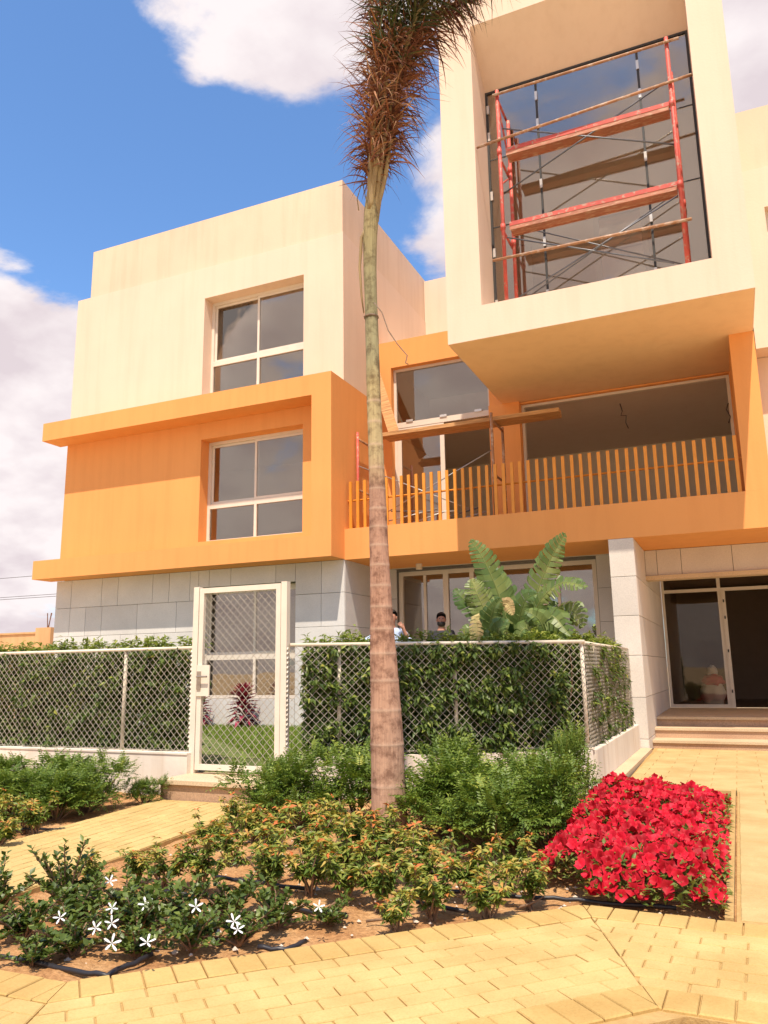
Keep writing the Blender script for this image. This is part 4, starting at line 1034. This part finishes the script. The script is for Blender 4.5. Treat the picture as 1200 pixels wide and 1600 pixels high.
# bird-of-paradise
SP = empty('bird_of_paradise', (-2.95, 11.75, .3), 'large banana-leaved plant rising behind the fence corner', 'plant')
def paddle(spine, width, nrm, slits=10, mat='strelitzia_leaf', tone=.5, seed=0, droopy=.2, blade_from=.3):
    """leaf from spine points (world); petiole then blade split in lobes"""
    r = random.Random(seed); sp = [Vector(p)-SP.location for p in spine]
    # catmull-rom resample
    pts = []
    ext = [sp[0]*2-sp[1]]+sp+[sp[-1]*2-sp[-2]]
    for i in range(1, len(ext)-2):
        for k in range(8):
            t = k/8; p0, p1, p2, p3 = ext[i-1:i+3]
            pts.append(.5*((2*p1)+(p2-p0)*t+(2*p0-5*p1+4*p2-p3)*t*t+(3*p1-p0-3*p2+p3)*t**3))
    pts.append(sp[-1]); N = len(pts); i0 = int(N*blade_from)
    m = MB(); rn = []
    m.tube(pts, [max(.006, .020*(1-.75*i/N)) for i in range(N)], 6, False); rn += [min(1, tone+.3)]*len(m.v)
    nrm = Vector(nrm).normalized()
    for side in (-1, 1):
        prev = None
        for s_ in range(slits):
            f0 = s_/slits; f1 = (s_+1)/slits-.004
            sag = r.uniform(0, droopy); tn = min(1, max(0, tone+r.uniform(-.16, .16)+side*.10)); vs = []
            gap_ = r.choice((.0, .12, .3, .45)); fold_ = r.uniform(.06, .24); tw_ = r.uniform(-.08, .08)
            for q_, f in enumerate((f0, (f0+f1)/2, f1)):
                x = i0+f*(N-1-i0); k = min(int(x), N-2); c = pts[k].lerp(pts[k+1], x-k); tg_ = (pts[k+1]-pts[k]).normalized()
                sd_ = tg_.cross(nrm).normalized()*side
                w = width*.5*(math.sin(math.pi*min(1, (.10+.90*f)**.75))**.62)*r.uniform(.93, 1.04)
                pinch = (1-q_)*gap_*(f1-f0)*.5*(N-1-i0)*(pts[k+1]-pts[k]).length
                vs += [c, c+sd_*w*.55+nrm*w*fold_+tg_*(w*.14+pinch*.5), c+sd_*w*(1-.05*abs(1-q_))+nrm*(w*(fold_*.7-sag)+(q_-1)*tw_*w)+tg_*(w*.34+pinch)]
            m.add(vs, [(0, 3, 4, 1), (1, 4, 5, 2), (3, 6, 7, 4), (4, 7, 8, 5)]); rn += [min(1, tn+.12), tn, max(0, tn-.1)]*3
    me = m.mesh('leaf', mat, False); set_rnd(me, rn); return link(bpy.data.objects.new('leaf', me), SP)
b0 = (-2.95, 11.75, .32)
cn = (.25, -.93, .25)
paddle([b0, (-3.05, 11.72, 1.7), (-3.2, 11.65, 2.5), (-3.40, 11.55, 3.10), (-3.60, 11.5, 3.46)], .50, (.45, -.85, .25), 17, tone=.55, seed=1)
paddle([b0, (-2.9, 11.8, 1.7), (-2.72, 11.8, 2.5), (-2.42, 11.7, 3.1), (-2.15, 11.55, 3.45)], .55, (-.25, -.9, .35), 19, tone=.62, seed=2)
paddle([b0, (-2.85, 11.6, 1.6), (-2.62, 11.45, 2.35), (-2.22, 11.3, 2.68), (-1.82, 11.2, 2.60)], .46, (-.1, -.75, .75), 19, tone=.58, seed=3, droopy=.5)
paddle([b0, (-3.1, 11.6, 1.5), (-3.4, 11.5, 2.15), (-3.68, 11.4, 2.5), (-3.86, 11.4, 2.70)], .40, (.5, -.8, .2), 14, tone=.38, seed=4)
paddle([b0, (-3.1, 11.6, 1.5), (-3.35, 11.5, 2.2), (-3.50, 11.4, 2.62), (-3.58, 11.4, 2.84)], .48, (.5, -.8, .2), 19, tone=.78, seed=5)
paddle([b0, (-2.8, 11.5, 1.5), (-2.6, 11.35, 2.1), (-2.35, 11.2, 2.22), (-2.08, 11.1, 1.92)], .55, (-.2, -.8, .6), 14, tone=.66, seed=6, droopy=.6)
paddle([b0, (-2.75, 11.5, 1.4), (-2.5, 11.3, 1.85), (-2.3, 11.15, 1.95), (-2.1, 11.05, 1.72)], .50, (-.1, -.8, .6), 14, tone=.70, seed=7, droopy=.6)
paddle([b0, (-2.95, 11.6, 1.4), (-2.9, 11.4, 2.05), (-2.75, 11.3, 2.45), (-2.55, 11.25, 2.55)], .42, (.0, -.9, .5), 9, tone=.35, seed=8)
paddle([b0, (-3.2, 11.5, 1.3), (-3.42, 11.35, 1.8), (-3.6, 11.25, 2.0), (-3.75, 11.2, 1.92)], .42, (.3, -.85, .5), 14, tone=.5, seed=9, droopy=.5)
paddle([b0, (-3.0, 11.9, 1.8), (-3.15, 11.95, 2.5), (-3.35, 12.0, 2.9), (-3.55, 12.0, 3.05)], .40, (.4, -.9, .2), 9, tone=.22, seed=10)
paddle([b0, (-3.05, 11.4, 1.3), (-3.15, 11.2, 1.75), (-3.1, 11.05, 2.05), (-2.9, 10.95, 2.1)], .46, (.0, -.9, .5), 11, tone=.45, seed=11, droopy=.5)
paddle([b0, (-3.1, 11.4, 1.3), (-3.45, 11.2, 1.65), (-3.7, 11.1, 1.82), (-4.05, 11.0, 1.80)], .28, (.2, -.85, .5), 11, tone=.3, seed=12, droopy=.3)
paddle([b0, (-3.2, 11.4, 1.7), (-3.42, 11.25, 2.22), (-3.47, 11.2, 2.0), (-3.45, 11.2, 1.78)], .22, (.2, -.9, .2), 12, 'dry_leaf', tone=.8, seed=13, blade_from=.5)
paddle([b0, (-3.05, 11.4, 1.9), (-3.1, 11.25, 2.32), (-3.0, 11.2, 2.42), (-2.9, 11.18, 2.25)], .20, (.2, -.9, .2), 10, 'dry_leaf', tone=.5, seed=14, blade_from=.6)
paddle([b0, (-2.75, 11.4, 1.4), (-2.6, 11.2, 1.8), (-2.7, 11.05, 2.05), (-2.85, 11.0, 1.85)], .42, (.1, -.9, .5), 14, tone=.6, seed=15, droopy=.6)

paddle([b0, (-2.7, 11.45, 1.3), (-2.45, 11.25, 1.75), (-2.5, 11.1, 2.15), (-2.7, 11.05, 2.3)], .44, (.1, -.9, .4), 12, tone=.5, seed=16, droopy=.5)
paddle([b0, (-3.15, 11.5, 1.3), (-3.3, 11.3, 1.9), (-3.2, 11.15, 2.3), (-3.05, 11.1, 2.5)], .42, (.1, -.9, .4), 12, tone=.42, seed=17, droopy=.4)
paddle([b0, (-2.6, 11.6, 1.4), (-2.35, 11.5, 2.1), (-2.1, 11.45, 2.3), (-1.95, 11.4, 2.05)], .46, (-.2, -.85, .5), 14, tone=.72, seed=18, droopy=.6)

# red cordylines on the lawn edge
def cordyline(loc, s_, label):
    e = empty('cordyline', loc, label, 'plant', 'red cordylines by the wall'); e.scale = (s_,)*3
    MB().tube([(0, 0, 0), (.02, 0, .35), (0, 0, .6)], [.03, .025, .015], 6).build('stem', 'twig', e)
    k = 64; z = np.linspace(.12, .82, k); an = np.arange(k)*2.4
    P = np.stack([0*z, 0*z, np.minimum(z, .62)], 1); el = np.linspace(-.1, 1.5, k)
    D = np.stack([np.cos(an)*np.cos(el), np.sin(an)*np.cos(el), np.sin(el)], 1); Nn = np.tile([0, 0, 1.0], (k, 1))+randdir(k)*.1
    link(bpy.data.objects.new('leaves', leaf_mesh('leaves', P, D, Nn, np.linspace(.40, .34, k), np.full(k, .13), rng.beta(2, 2, k), 'cordyline_leaf', .35)), e)
cordyline((-10.05, 15.0, .3), 1.05, 'bright red cordyline seen through the middle of the gate')
cordyline((-11.25, 15.05, .3), .85, 'red cordyline half hidden by the gate lock side')

# ---- palm
PA = empty('palm_tree', (-3.156, 7.2, -.06), 'tall slender palm with tied-up drying fronds', 'tree')
prof = [(-3.156, -.06, .172), (-3.163, .344, .167), (-3.171, .874, .159), (-3.181, 1.297, .144), (-3.2, 1.793, .125), (-3.209, 2.11, .111), (-3.218, 2.432, .102), (-3.23, 2.826, .095), (-3.235, 3.227, .087), (-3.247, 3.707, .079), (-3.264, 4.341, .074), (-3.269, 4.774, .070), (-3.281, 5.367, .071), (-3.290, 5.8, .073), (-3.285, 6.2, .078), (-3.265, 6.5, .080), (-3.25, 6.75, .06)]
pz = np.array([p[1] for p in prof]); pxs = np.array([p[0] for p in prof]); prd = np.array([p[2] for p in prof])
rings_z = [.42, .80, 1.12, 1.40, 1.66, 1.90, 2.12, 2.33, 2.54, 2.74, 2.93, 3.12, 3.33, 3.55, 3.80, 4.05, 4.28]
zz = np.sort(np.concatenate([np.linspace(-.06, 6.75, 120), [z+d for z in rings_z for d in (-.035, -.016, 0, .016, .035)]]))
NS = 20; vs = []; hg = []; rg = []
for z in zz:
    cx = np.interp(z, pz, pxs); r_ = np.interp(z, pz, prd); k = max([math.exp(-((z-q)/.014)**2) for q in rings_z]); r_ *= 1+.028*k+.008*math.sin(z*9)
    if z > 4.5: r_ *= 1+.04*math.sin(z*3.1)
    for j in range(NS):
        a_ = 2*math.pi*j/NS; rr = r_*(1+.015*math.sin(3*a_+z*2)); vs.append((cx+rr*math.cos(a_)+3.156, rr*math.sin(a_), z+.06)); hg.append(min(1, max(0, z/6.6))); rg.append(.55*k)
fs = [(i*NS+j, i*NS+(j+1) % NS, (i+1)*NS+(j+1) % NS, (i+1)*NS+j) for i in range(len(zz)-1) for j in range(NS)]
tr = MB().add(vs, fs).build('trunk', 'palm_bark', PA, True)
for nm, vals in (('hgt', hg), ('ring', rg)): at = tr.data.attributes.new(nm, 'FLOAT', 'POINT'); at.data.foreach_set('value', np.array(vals, np.float32))
# fronds, tied upright, tips nodding
def frond(name, ctrl, mat, n, start, ln, hang, seed, spread=1.0, tone=(.1, .9), r0=.034):
    r = np.random.default_rng(seed); C = [Vector(c)-PA.location for c in ctrl]; ext = [C[0]*2-C[1]]+C+[C[-1]*2-C[-2]]; pts = []
    for i in range(1, len(ext)-2):
        for k in range(10):
            t = k/10; p0, p1, p2, p3 = ext[i-1:i+3]; pts.append(.5*((2*p1)+(p2-p0)*t+(2*p0-5*p1+4*p2-p3)*t*t+(3*p1-p0-3*p2+p3)*t**3))
    pts.append(C[-1]); N = len(pts)
    fr = MB().tube(pts, [r0*(1-.85*i/N)+.004 for i in range(N)], 7).build(name, 'petiole', PA, True)
    m = MB(); rn = []
    for k in range(n):
        f = start+(1-start)*(k+r.random())/n; x = f*(N-1); i = min(int(x), N-2); c = pts[i].lerp(pts[i+1], x-i); tg_ = (pts[i+1]-pts[i]).normalized()
        a_ = r.uniform(0, 2*math.pi); o_ = tg_.orthogonal().normalized(); out = (Quaternion(tg_, a_) @ o_)
        L_ = ln*r.uniform(.55, 1.15)*(math.sin(math.pi*min(1, .18+.8*(f-start)/(1-start)))**.5); d = (out*spread+tg_*r.uniform(.1, 1.1)).normalized(); p = c.copy(); w = r.uniform(.006, .013); sd_ = d.cross(Vector((r.normal(), r.normal(), r.normal()))).normalized()
        row = []; K = 6; hg_ = hang*r.uniform(.6, 1.4); curl = Vector((r.normal(), r.normal(), r.normal()))*.16
        for j in range(K):
            ww = w*(1-(j/(K-1))**2*.95); row += [p-sd_*ww, p+sd_*ww]; p = p+d*L_/(K-1); d = (d+Vector((0, 0, -1))*hg_+curl).normalized()
        m.add(row, [(2*j, 2*j+1, 2*j+3, 2*j+2) for j in range(K-1)]); rn += [r.uniform(*tone)]*len(row)
    lf = m.mesh('leaflets', mat); set_rnd(lf, rn); link(bpy.data.objects.new('leaflets', lf), fr); return fr
ct = (-3.265, 7.2, 6.35)
frond('frond', [ct, (-3.25, 7.18, 7.0), (-3.17, 7.12, 7.7), (-3.08, 7.05, 8.4), (-3.02, 7.0, 9.2), (-3.1, 6.9, 10.0)], 'palm_dry', 500, .14, .62, .34, 1, .8, (.05, .8))
frond('frond', [(-3.23, 7.22, 6.45), (-3.14, 7.22, 7.1), (-2.96, 7.2, 7.8), (-2.76, 7.15, 8.5), (-2.58, 7.1, 9.2), (-2.3, 7.0, 9.8)], 'palm_dry', 500, .16, .66, .36, 2, .8, (.0, .75))
frond('frond', [(-3.28, 7.25, 6.45), (-3.26, 7.3, 7.2), (-3.22, 7.35, 8.0), (-3.22, 7.4, 8.8), (-3.35, 7.4, 9.7)], 'palm_dry', 400, .18, .52, .34, 3, .75, (.0, .8))
frond('frond', [(-3.22, 7.2, 6.5), (-3.08, 7.15, 7.3), (-2.86, 7.1, 8.1), (-2.5, 7.0, 8.8), (-2.1, 6.9, 9.05), (-1.65, 6.8, 9.0), (-1.1, 6.7, 8.72)], 'palm_green', 620, .42, .78, .36, 4, .8, (.0, .95))
frond('frond', [(-3.26, 7.15, 6.5), (-3.10, 7.1, 7.4), (-2.92, 7.0, 8.3), (-2.7, 6.95, 9.1), (-2.3, 6.9, 9.8)], 'palm_green', 420, .45, .75, .38, 5, .8, (.0, .8))
frond('frond', [(-3.27, 7.18, 6.42), (-3.22, 7.1, 7.0), (-3.12, 7.02, 7.6), (-2.98, 6.98, 8.1), (-2.75, 6.95, 8.5)], 'palm_dry', 380, .24, .52, .46, 6, .8, (.3, 1))
frond('frond', [(-3.24, 7.2, 6.4), (-3.10, 7.2, 6.85), (-3.03, 7.2, 7.25), (-2.95, 7.2, 7.7), (-2.82, 7.2, 8.3), (-2.6, 7.2, 8.8)], 'palm_dry', 330, .40, .58, .44, 7, .8, (.1, 1), .026)
frond('frond', [(-3.26, 7.3, 6.45), (-3.15, 7.4, 7.4), (-2.95, 7.5, 8.4), (-2.6, 7.6, 9.1), (-2.1, 7.7, 9.3)], 'palm_dry', 380, .42, .66, .4, 8, .8, (.0, .6))
# ties, hanging sheath and cords
MB().tube([(-3.281+.074*math.cos(t/10*6.3)+3.156, .074*math.sin(t/10*6.3), 5.31) for t in range(11)], .011, 6).build('tie', 'rope', PA)
MB().tube([(-.13+.0, -.03, 6.45), (-.21, -.05, 6.25), (-.235, -.05, 5.9), (-.22, -.04, 5.55), (-.20, -.03, 5.36)], [.01, .018, .016, .012, .006], 6).build('dead_stalk', 'petiole', PA, True)
MB().tube([(-3.30+3.156, 0, 6.6), (-3.36+3.156, -.03, 6.95), (-3.42+3.156, -.04, 6.75), (-3.40+3.156, -.04, 6.6)], .006, 5).build('dead_stalk', 'petiole', PA, True)
wire('tie_wire', [(-3.21, 7.13, 5.37), (-3.12, 7.12, 5.24), (-3.05, 7.12, 5.02), (-2.95, 7.12, 4.85), (-2.87, 7.12, 4.74), (-2.84, 7.12, 4.70), (-2.86, 7.12, 4.62), (-2.83, 7.12, 4.60)], .006, 'rope', 'thin brown cord dangling from the palm trunk', 'cord')

# drip hoses
HZ = [('black drip hose along the front left bend of the bed', [(-3.95, 3.43), (-3.62, 3.44), (-3.22, 3.42), (-3.09, 3.44), (-3.09, 3.58), (-3.08, 3.76), (-3.2, 3.78)]),
      ('short black drip hose piece among the glossy shrubs', [(-3.75, 3.80), (-3.62, 3.80), (-3.45, 3.83)]),
      ('black drip hose end with elbow near the pavement edge', [(-2.60, 4.06), (-2.43, 4.10), (-2.40, 4.26)]),
      ('black drip hose behind the glossy shrubs on the left', [(-4.2, 4.81), (-3.87, 4.82), (-3.65, 4.80)]),
      ('black drip hose under the orange-tinged shrubs', [(-3.75, 5.27), (-3.37, 5.24), (-2.9, 5.22)]),
      ('black drip hose between glossy and orange-tinged shrubs', [(-3.0, 4.83), (-2.63, 4.76), (-2.4, 4.78)]),
      ('short black drip hose in the middle of the glossy shrubs', [(-3.15, 4.17), (-2.86, 4.10)]),
      ('long black drip hose running right to the petunias', [(-2.3, 5.44), (-1.77, 5.56), (-1.53, 5.54), (-1.27, 5.61), (-.95, 5.62), (-.5, 5.66)]),
      ('short black drip hose before the palm base', [(-2.08, 5.18), (-1.71, 5.12)]),
      ('black drip hose at the palm foot', [(-2.36, 5.76), (-2.1, 5.86)]),
      ('black drip hose in the bed left of the path', [(-7.4, 5.8), (-6.81, 5.98), (-6.61, 6.2), (-6.3, 6.24)])]
for lab, pts in HZ:
    pts = [Vector((*p, -.008)) for p in pts]; q = []
    for i in range(len(pts)-1):
        for k in range(4): q.append(pts[i].lerp(pts[i+1], k/4)+Vector((random.uniform(-.006, .006), random.uniform(-.006, .006), random.uniform(-.004, .006))))
    q.append(pts[-1]); tag(MB().tube(q, .014, 8).build('drip_hose', 'hose', None, True), lab, 'hose', 'drip hoses in the bed')
# fallen twigs
for x, y, a_, l_ in ((-1.45, 5.35, .5, .22), (-3.9, 3.6, .4, .4), (-2.25, 4.75, .2, .4), (-2.6, 4.9, 1.2, .22), (-1.75, 5.22, .9, .2)):
    p = [(x+l_*t*math.cos(a_+.3*t), y+l_*t*math.sin(a_+.3*t), -.02+.05*t) for t in (0, .33, .66, 1)]
    tag(MB().tube(p, [.009, .008, .006, .003], 5).build('dry_twig', 'twig', None, True), {-1.45: 'dry twig sticking up right of the orange-tinged shrubs', -3.9: 'dry bent twig among the left glossy shrubs', -2.25: 'dry twig near the middle of the pavement edge', -2.6: 'dry forked twig below the orange-tinged shrubs', -1.75: 'dry twig before the middle orange-tinged shrubs'}[x], 'twig')

# plastic bag in the lobby
bg_ = empty('plastic_bag', (-.62, 21.6, .5), 'white and red plastic bag standing behind the entrance glass', 'bag')
def blob(name, r, c, mat, seed, parent):
    bm = bmesh.new(); bmesh.ops.create_icosphere(bm, subdivisions=3, radius=1); rr = random.Random(seed)
    from mathutils import noise as mn
    for v in bm.verts: k = 1+.28*mn.noise(v.co*2.3+Vector((seed, 0, 0))); v.co = Vector((v.co.x*r[0]*k+c[0], v.co.y*r[1]*k+c[1], max(0, v.co.z*r[2]*k+c[2])))
    me = bpy.data.meshes.new(name); bm.to_mesh(me); bm.free(); me.materials.append(MATS[mat]); me.polygons.foreach_set('use_smooth', [True]*len(me.polygons)); return link(bpy.data.objects.new(name, me), parent)
blob('bag_body', (.28, .2, .34), (0, 0, .32), 'white_plastic', 1, bg_); blob('red_bundle', (.26, .18, .16), (.02, -.04, .62), 'red_plastic', 5, bg_); blob('knot', (.12, .1, .16), (.02, 0, .84), 'white_plastic', 9, bg_)

# ================================================================== PEOPLE
def skinned(name, chain, mat, parent, sub=2):
    """chain: {id:(pos,radius,parent)}"""
    ids = list(chain); me = bpy.data.meshes.new(name); me.from_pydata([chain[i][0] for i in ids], [(ids.index(i), ids.index(chain[i][2])) for i in ids if chain[i][2] is not None], [])
    o = bpy.data.objects.new(name, me); COL.objects.link(o)
    md = o.modifiers.new('s', 'SKIN'); md.use_smooth_shade = True
    for k, i in enumerate(ids):
        r_ = chain[i][1]; sv = me.skin_vertices[0].data[k]; sv.radius = (r_, r_) if not isinstance(r_, tuple) else r_; sv.use_root = chain[i][2] is None
    s2 = o.modifiers.new('d', 'SUBSURF'); s2.levels = sub; s2.render_levels = sub
    dg = bpy.context.evaluated_depsgraph_get(); ev = o.evaluated_get(dg); m2 = bpy.data.meshes.new_from_object(ev); m2.materials.clear(); m2.materials.append(MATS[mat])
    m2.polygons.foreach_set('use_smooth', [True]*len(m2.polygons)); bpy.data.objects.remove(o); q = bpy.data.objects.new(name, m2); return link(q, parent)
K_ = 1.18   # person units -> survey units (about 1.75 m)
def person(loc, rz, label, shirt, armL, armR, beard):
    e = empty('person', loc, label, 'person', rz=rz); e.scale = (K_,)*3
    c = {'p': ((0, 0, .95), (.15, .11), None), 's1': ((0, 0, 1.1), (.14, .10), 'p'), 's2': ((0, 0, 1.3), (.165, .115), 's1'), 's3': ((0, 0, 1.43), (.12, .09), 's2'), 'n': ((0, -.005, 1.51), .052, 's3'),
         'h1': ((0, -.02, 1.58), .068, 'n'), 'h2': ((0, -.012, 1.65), .082, 'h1'), 'h3': ((0, 0, 1.73), .070, 'h2')}
    for s_, arm in ((-1, armL), (1, armR)):
        t = 'L' if s_ < 0 else 'R'
        c['sh'+t] = ((s_*.19, 0, 1.41), .062, 's2'); c['el'+t] = (arm[0], .045, 'sh'+t); c['fm'+t] = (tuple(arm[0][i]*.5+arm[1][i]*.5 for i in range(3)), .040, 'el'+t); c['wr'+t] = (arm[1], .027, 'fm'+t)
        d = (Vector(arm[1])-Vector(arm[0])).normalized(); c['pm'+t] = (tuple(Vector(arm[1])+d*.06), (.04, .02), 'wr'+t)
        side = d.orthogonal().normalized()
        for f in range(4):
            k1 = Vector(arm[1])+d*.10+side*(f-1.5)*.021; k2 = k1+d*(.035+.008*(f in (1, 2)))+d.cross(side)*.014; c['f%d'%f+t] = (tuple(k1), .010, 'pm'+t); c['g%d'%f+t] = (tuple(k2), .008, 'f%d'%f+t)
        k1 = Vector(arm[1])+d*.05+side*.045; c['t0'+t] = (tuple(k1), .011, 'wr'+t); c['t1'+t] = (tuple(k1+d*.035+side*.012), .009, 't0'+t)
        c['hp'+t] = ((s_*.09, 0, .9), .09, 'p'); c['kn'+t] = ((s_*.10, -.01, .50), .058, 'hp'+t); c['ca'+t] = ((s_*.10, .01, .34), .055, 'kn'+t); c['an'+t] = ((s_*.10, .02, .09), .038, 'ca'+t); c['to'+t] = ((s_*.11, -.13, .04), .035, 'an'+t)
    body = skinned('body', c, 'skin', e)
    # nose, ears as small forms joined to the face
    m = MB(); m.add([(-.014, -.085, 1.63), (.014, -.085, 1.63), (0, -.112, 1.632), (0, -.085, 1.675), (0, -.088, 1.622)], [(0, 2, 3), (2, 1, 3), (0, 4, 2), (4, 1, 2)]).build('nose', 'skin', body)
    for s_ in (-1, 1): blob('ear', (.012, .022, .032), (s_*.080, .0, 1.645), 'skin', 2, body); blob('eye', (.012, .006, .007), (s_*.03, -.082, 1.672), 'hair', 3, body); 
    shc = {k: (v[0], tuple(x*1.10+.008 for x in (v[1] if isinstance(v[1], tuple) else (v[1], v[1]))), v[2]) for k, v in c.items() if k in ('p', 's1', 's2', 's3', 'shL', 'shR', 'elL', 'elR', 'fmL', 'fmR') and not (k.startswith('fm') and shirt == 'dark_shirt')}
    skinned('shirt', shc, shirt, e)
    trc = {k: (v[0], tuple(x*1.12+.01 for x in (v[1] if isinstance(v[1], tuple) else (v[1], v[1]))), v[2]) for k, v in c.items() if k[:2] in ('hp', 'kn', 'ca', 'an') or k == 'p'}
    skinned('trousers', trc, 'trousers', e)
    bm = bmesh.new(); bmesh.ops.create_icosphere(bm, subdivisions=3, radius=1)
    for v in bm.verts: v.co = Vector((v.co.x*.092, v.co.y*.102+.012, v.co.z*.095+1.705))
    bmesh.ops.delete(bm, geom=[v for v in bm.verts if v.co.z < 1.70+(-.03 if v.co.y > .02 else .035) and (v.co.y < .03 or v.co.z < 1.62)], context='VERTS')
    me = bpy.data.meshes.new('hair'); bm.to_mesh(me); bm.free(); me.materials.append(MATS['hair']); me.polygons.foreach_set('use_smooth', [True]*len(me.polygons)); link(bpy.data.objects.new('hair', me), e)
    if beard:
        bm = bmesh.new(); bmesh.ops.create_icosphere(bm, subdivisions=3, radius=1)
        for v in bm.verts: v.co = Vector((v.co.x*.076, v.co.y*.082-.022, v.co.z*.072+1.585))
        bmesh.ops.delete(bm, geom=[v for v in bm.verts if v.co.z > 1.622 or v.co.y > .02], context='VERTS')
        me = bpy.data.meshes.new('beard'); bm.to_mesh(me); bm.free(); me.materials.append(MATS['hair']); me.polygons.foreach_set('use_smooth', [True]*len(me.polygons)); link(bpy.data.objects.new('beard', me), e)
    else:
        m = MB(); m.box(-.03, .03, -.105, -.088, 1.612, 1.622).build('moustache', 'hair', body)
    for s_ in (-1, 1): blob('shoe', (.05, .13, .06), (s_*.105, -.05, 0), 'shoe', 4, e)
    return e
person((-6.28, 14.6, .58), R(12), 'man in a pale blue shirt half hidden by the palm trunk', 'blue_shirt', ((-.42, -.10, 1.27), (-.66, -.16, 1.22)), ((.34, -.06, 1.20), (.22, -.13, 1.44)), False)
person((-5.80, 16.2, .60), R(20), 'bearded man in a dark shirt beside the big-leaved plant', 'dark_shirt', ((-.26, .02, 1.13), (-.24, -.12, .92)), ((.26, .02, 1.13), (.24, -.12, .92)), True)

# ------------------------------------------------------------------ metres
for o in list(SC.objects):
    if o.parent is None and o.type in ('MESH', 'EMPTY'):
        o.location = Vector(o.location)*S; o.scale = Vector(o.scale)*S
SC.render.engine = 'CYCLES'
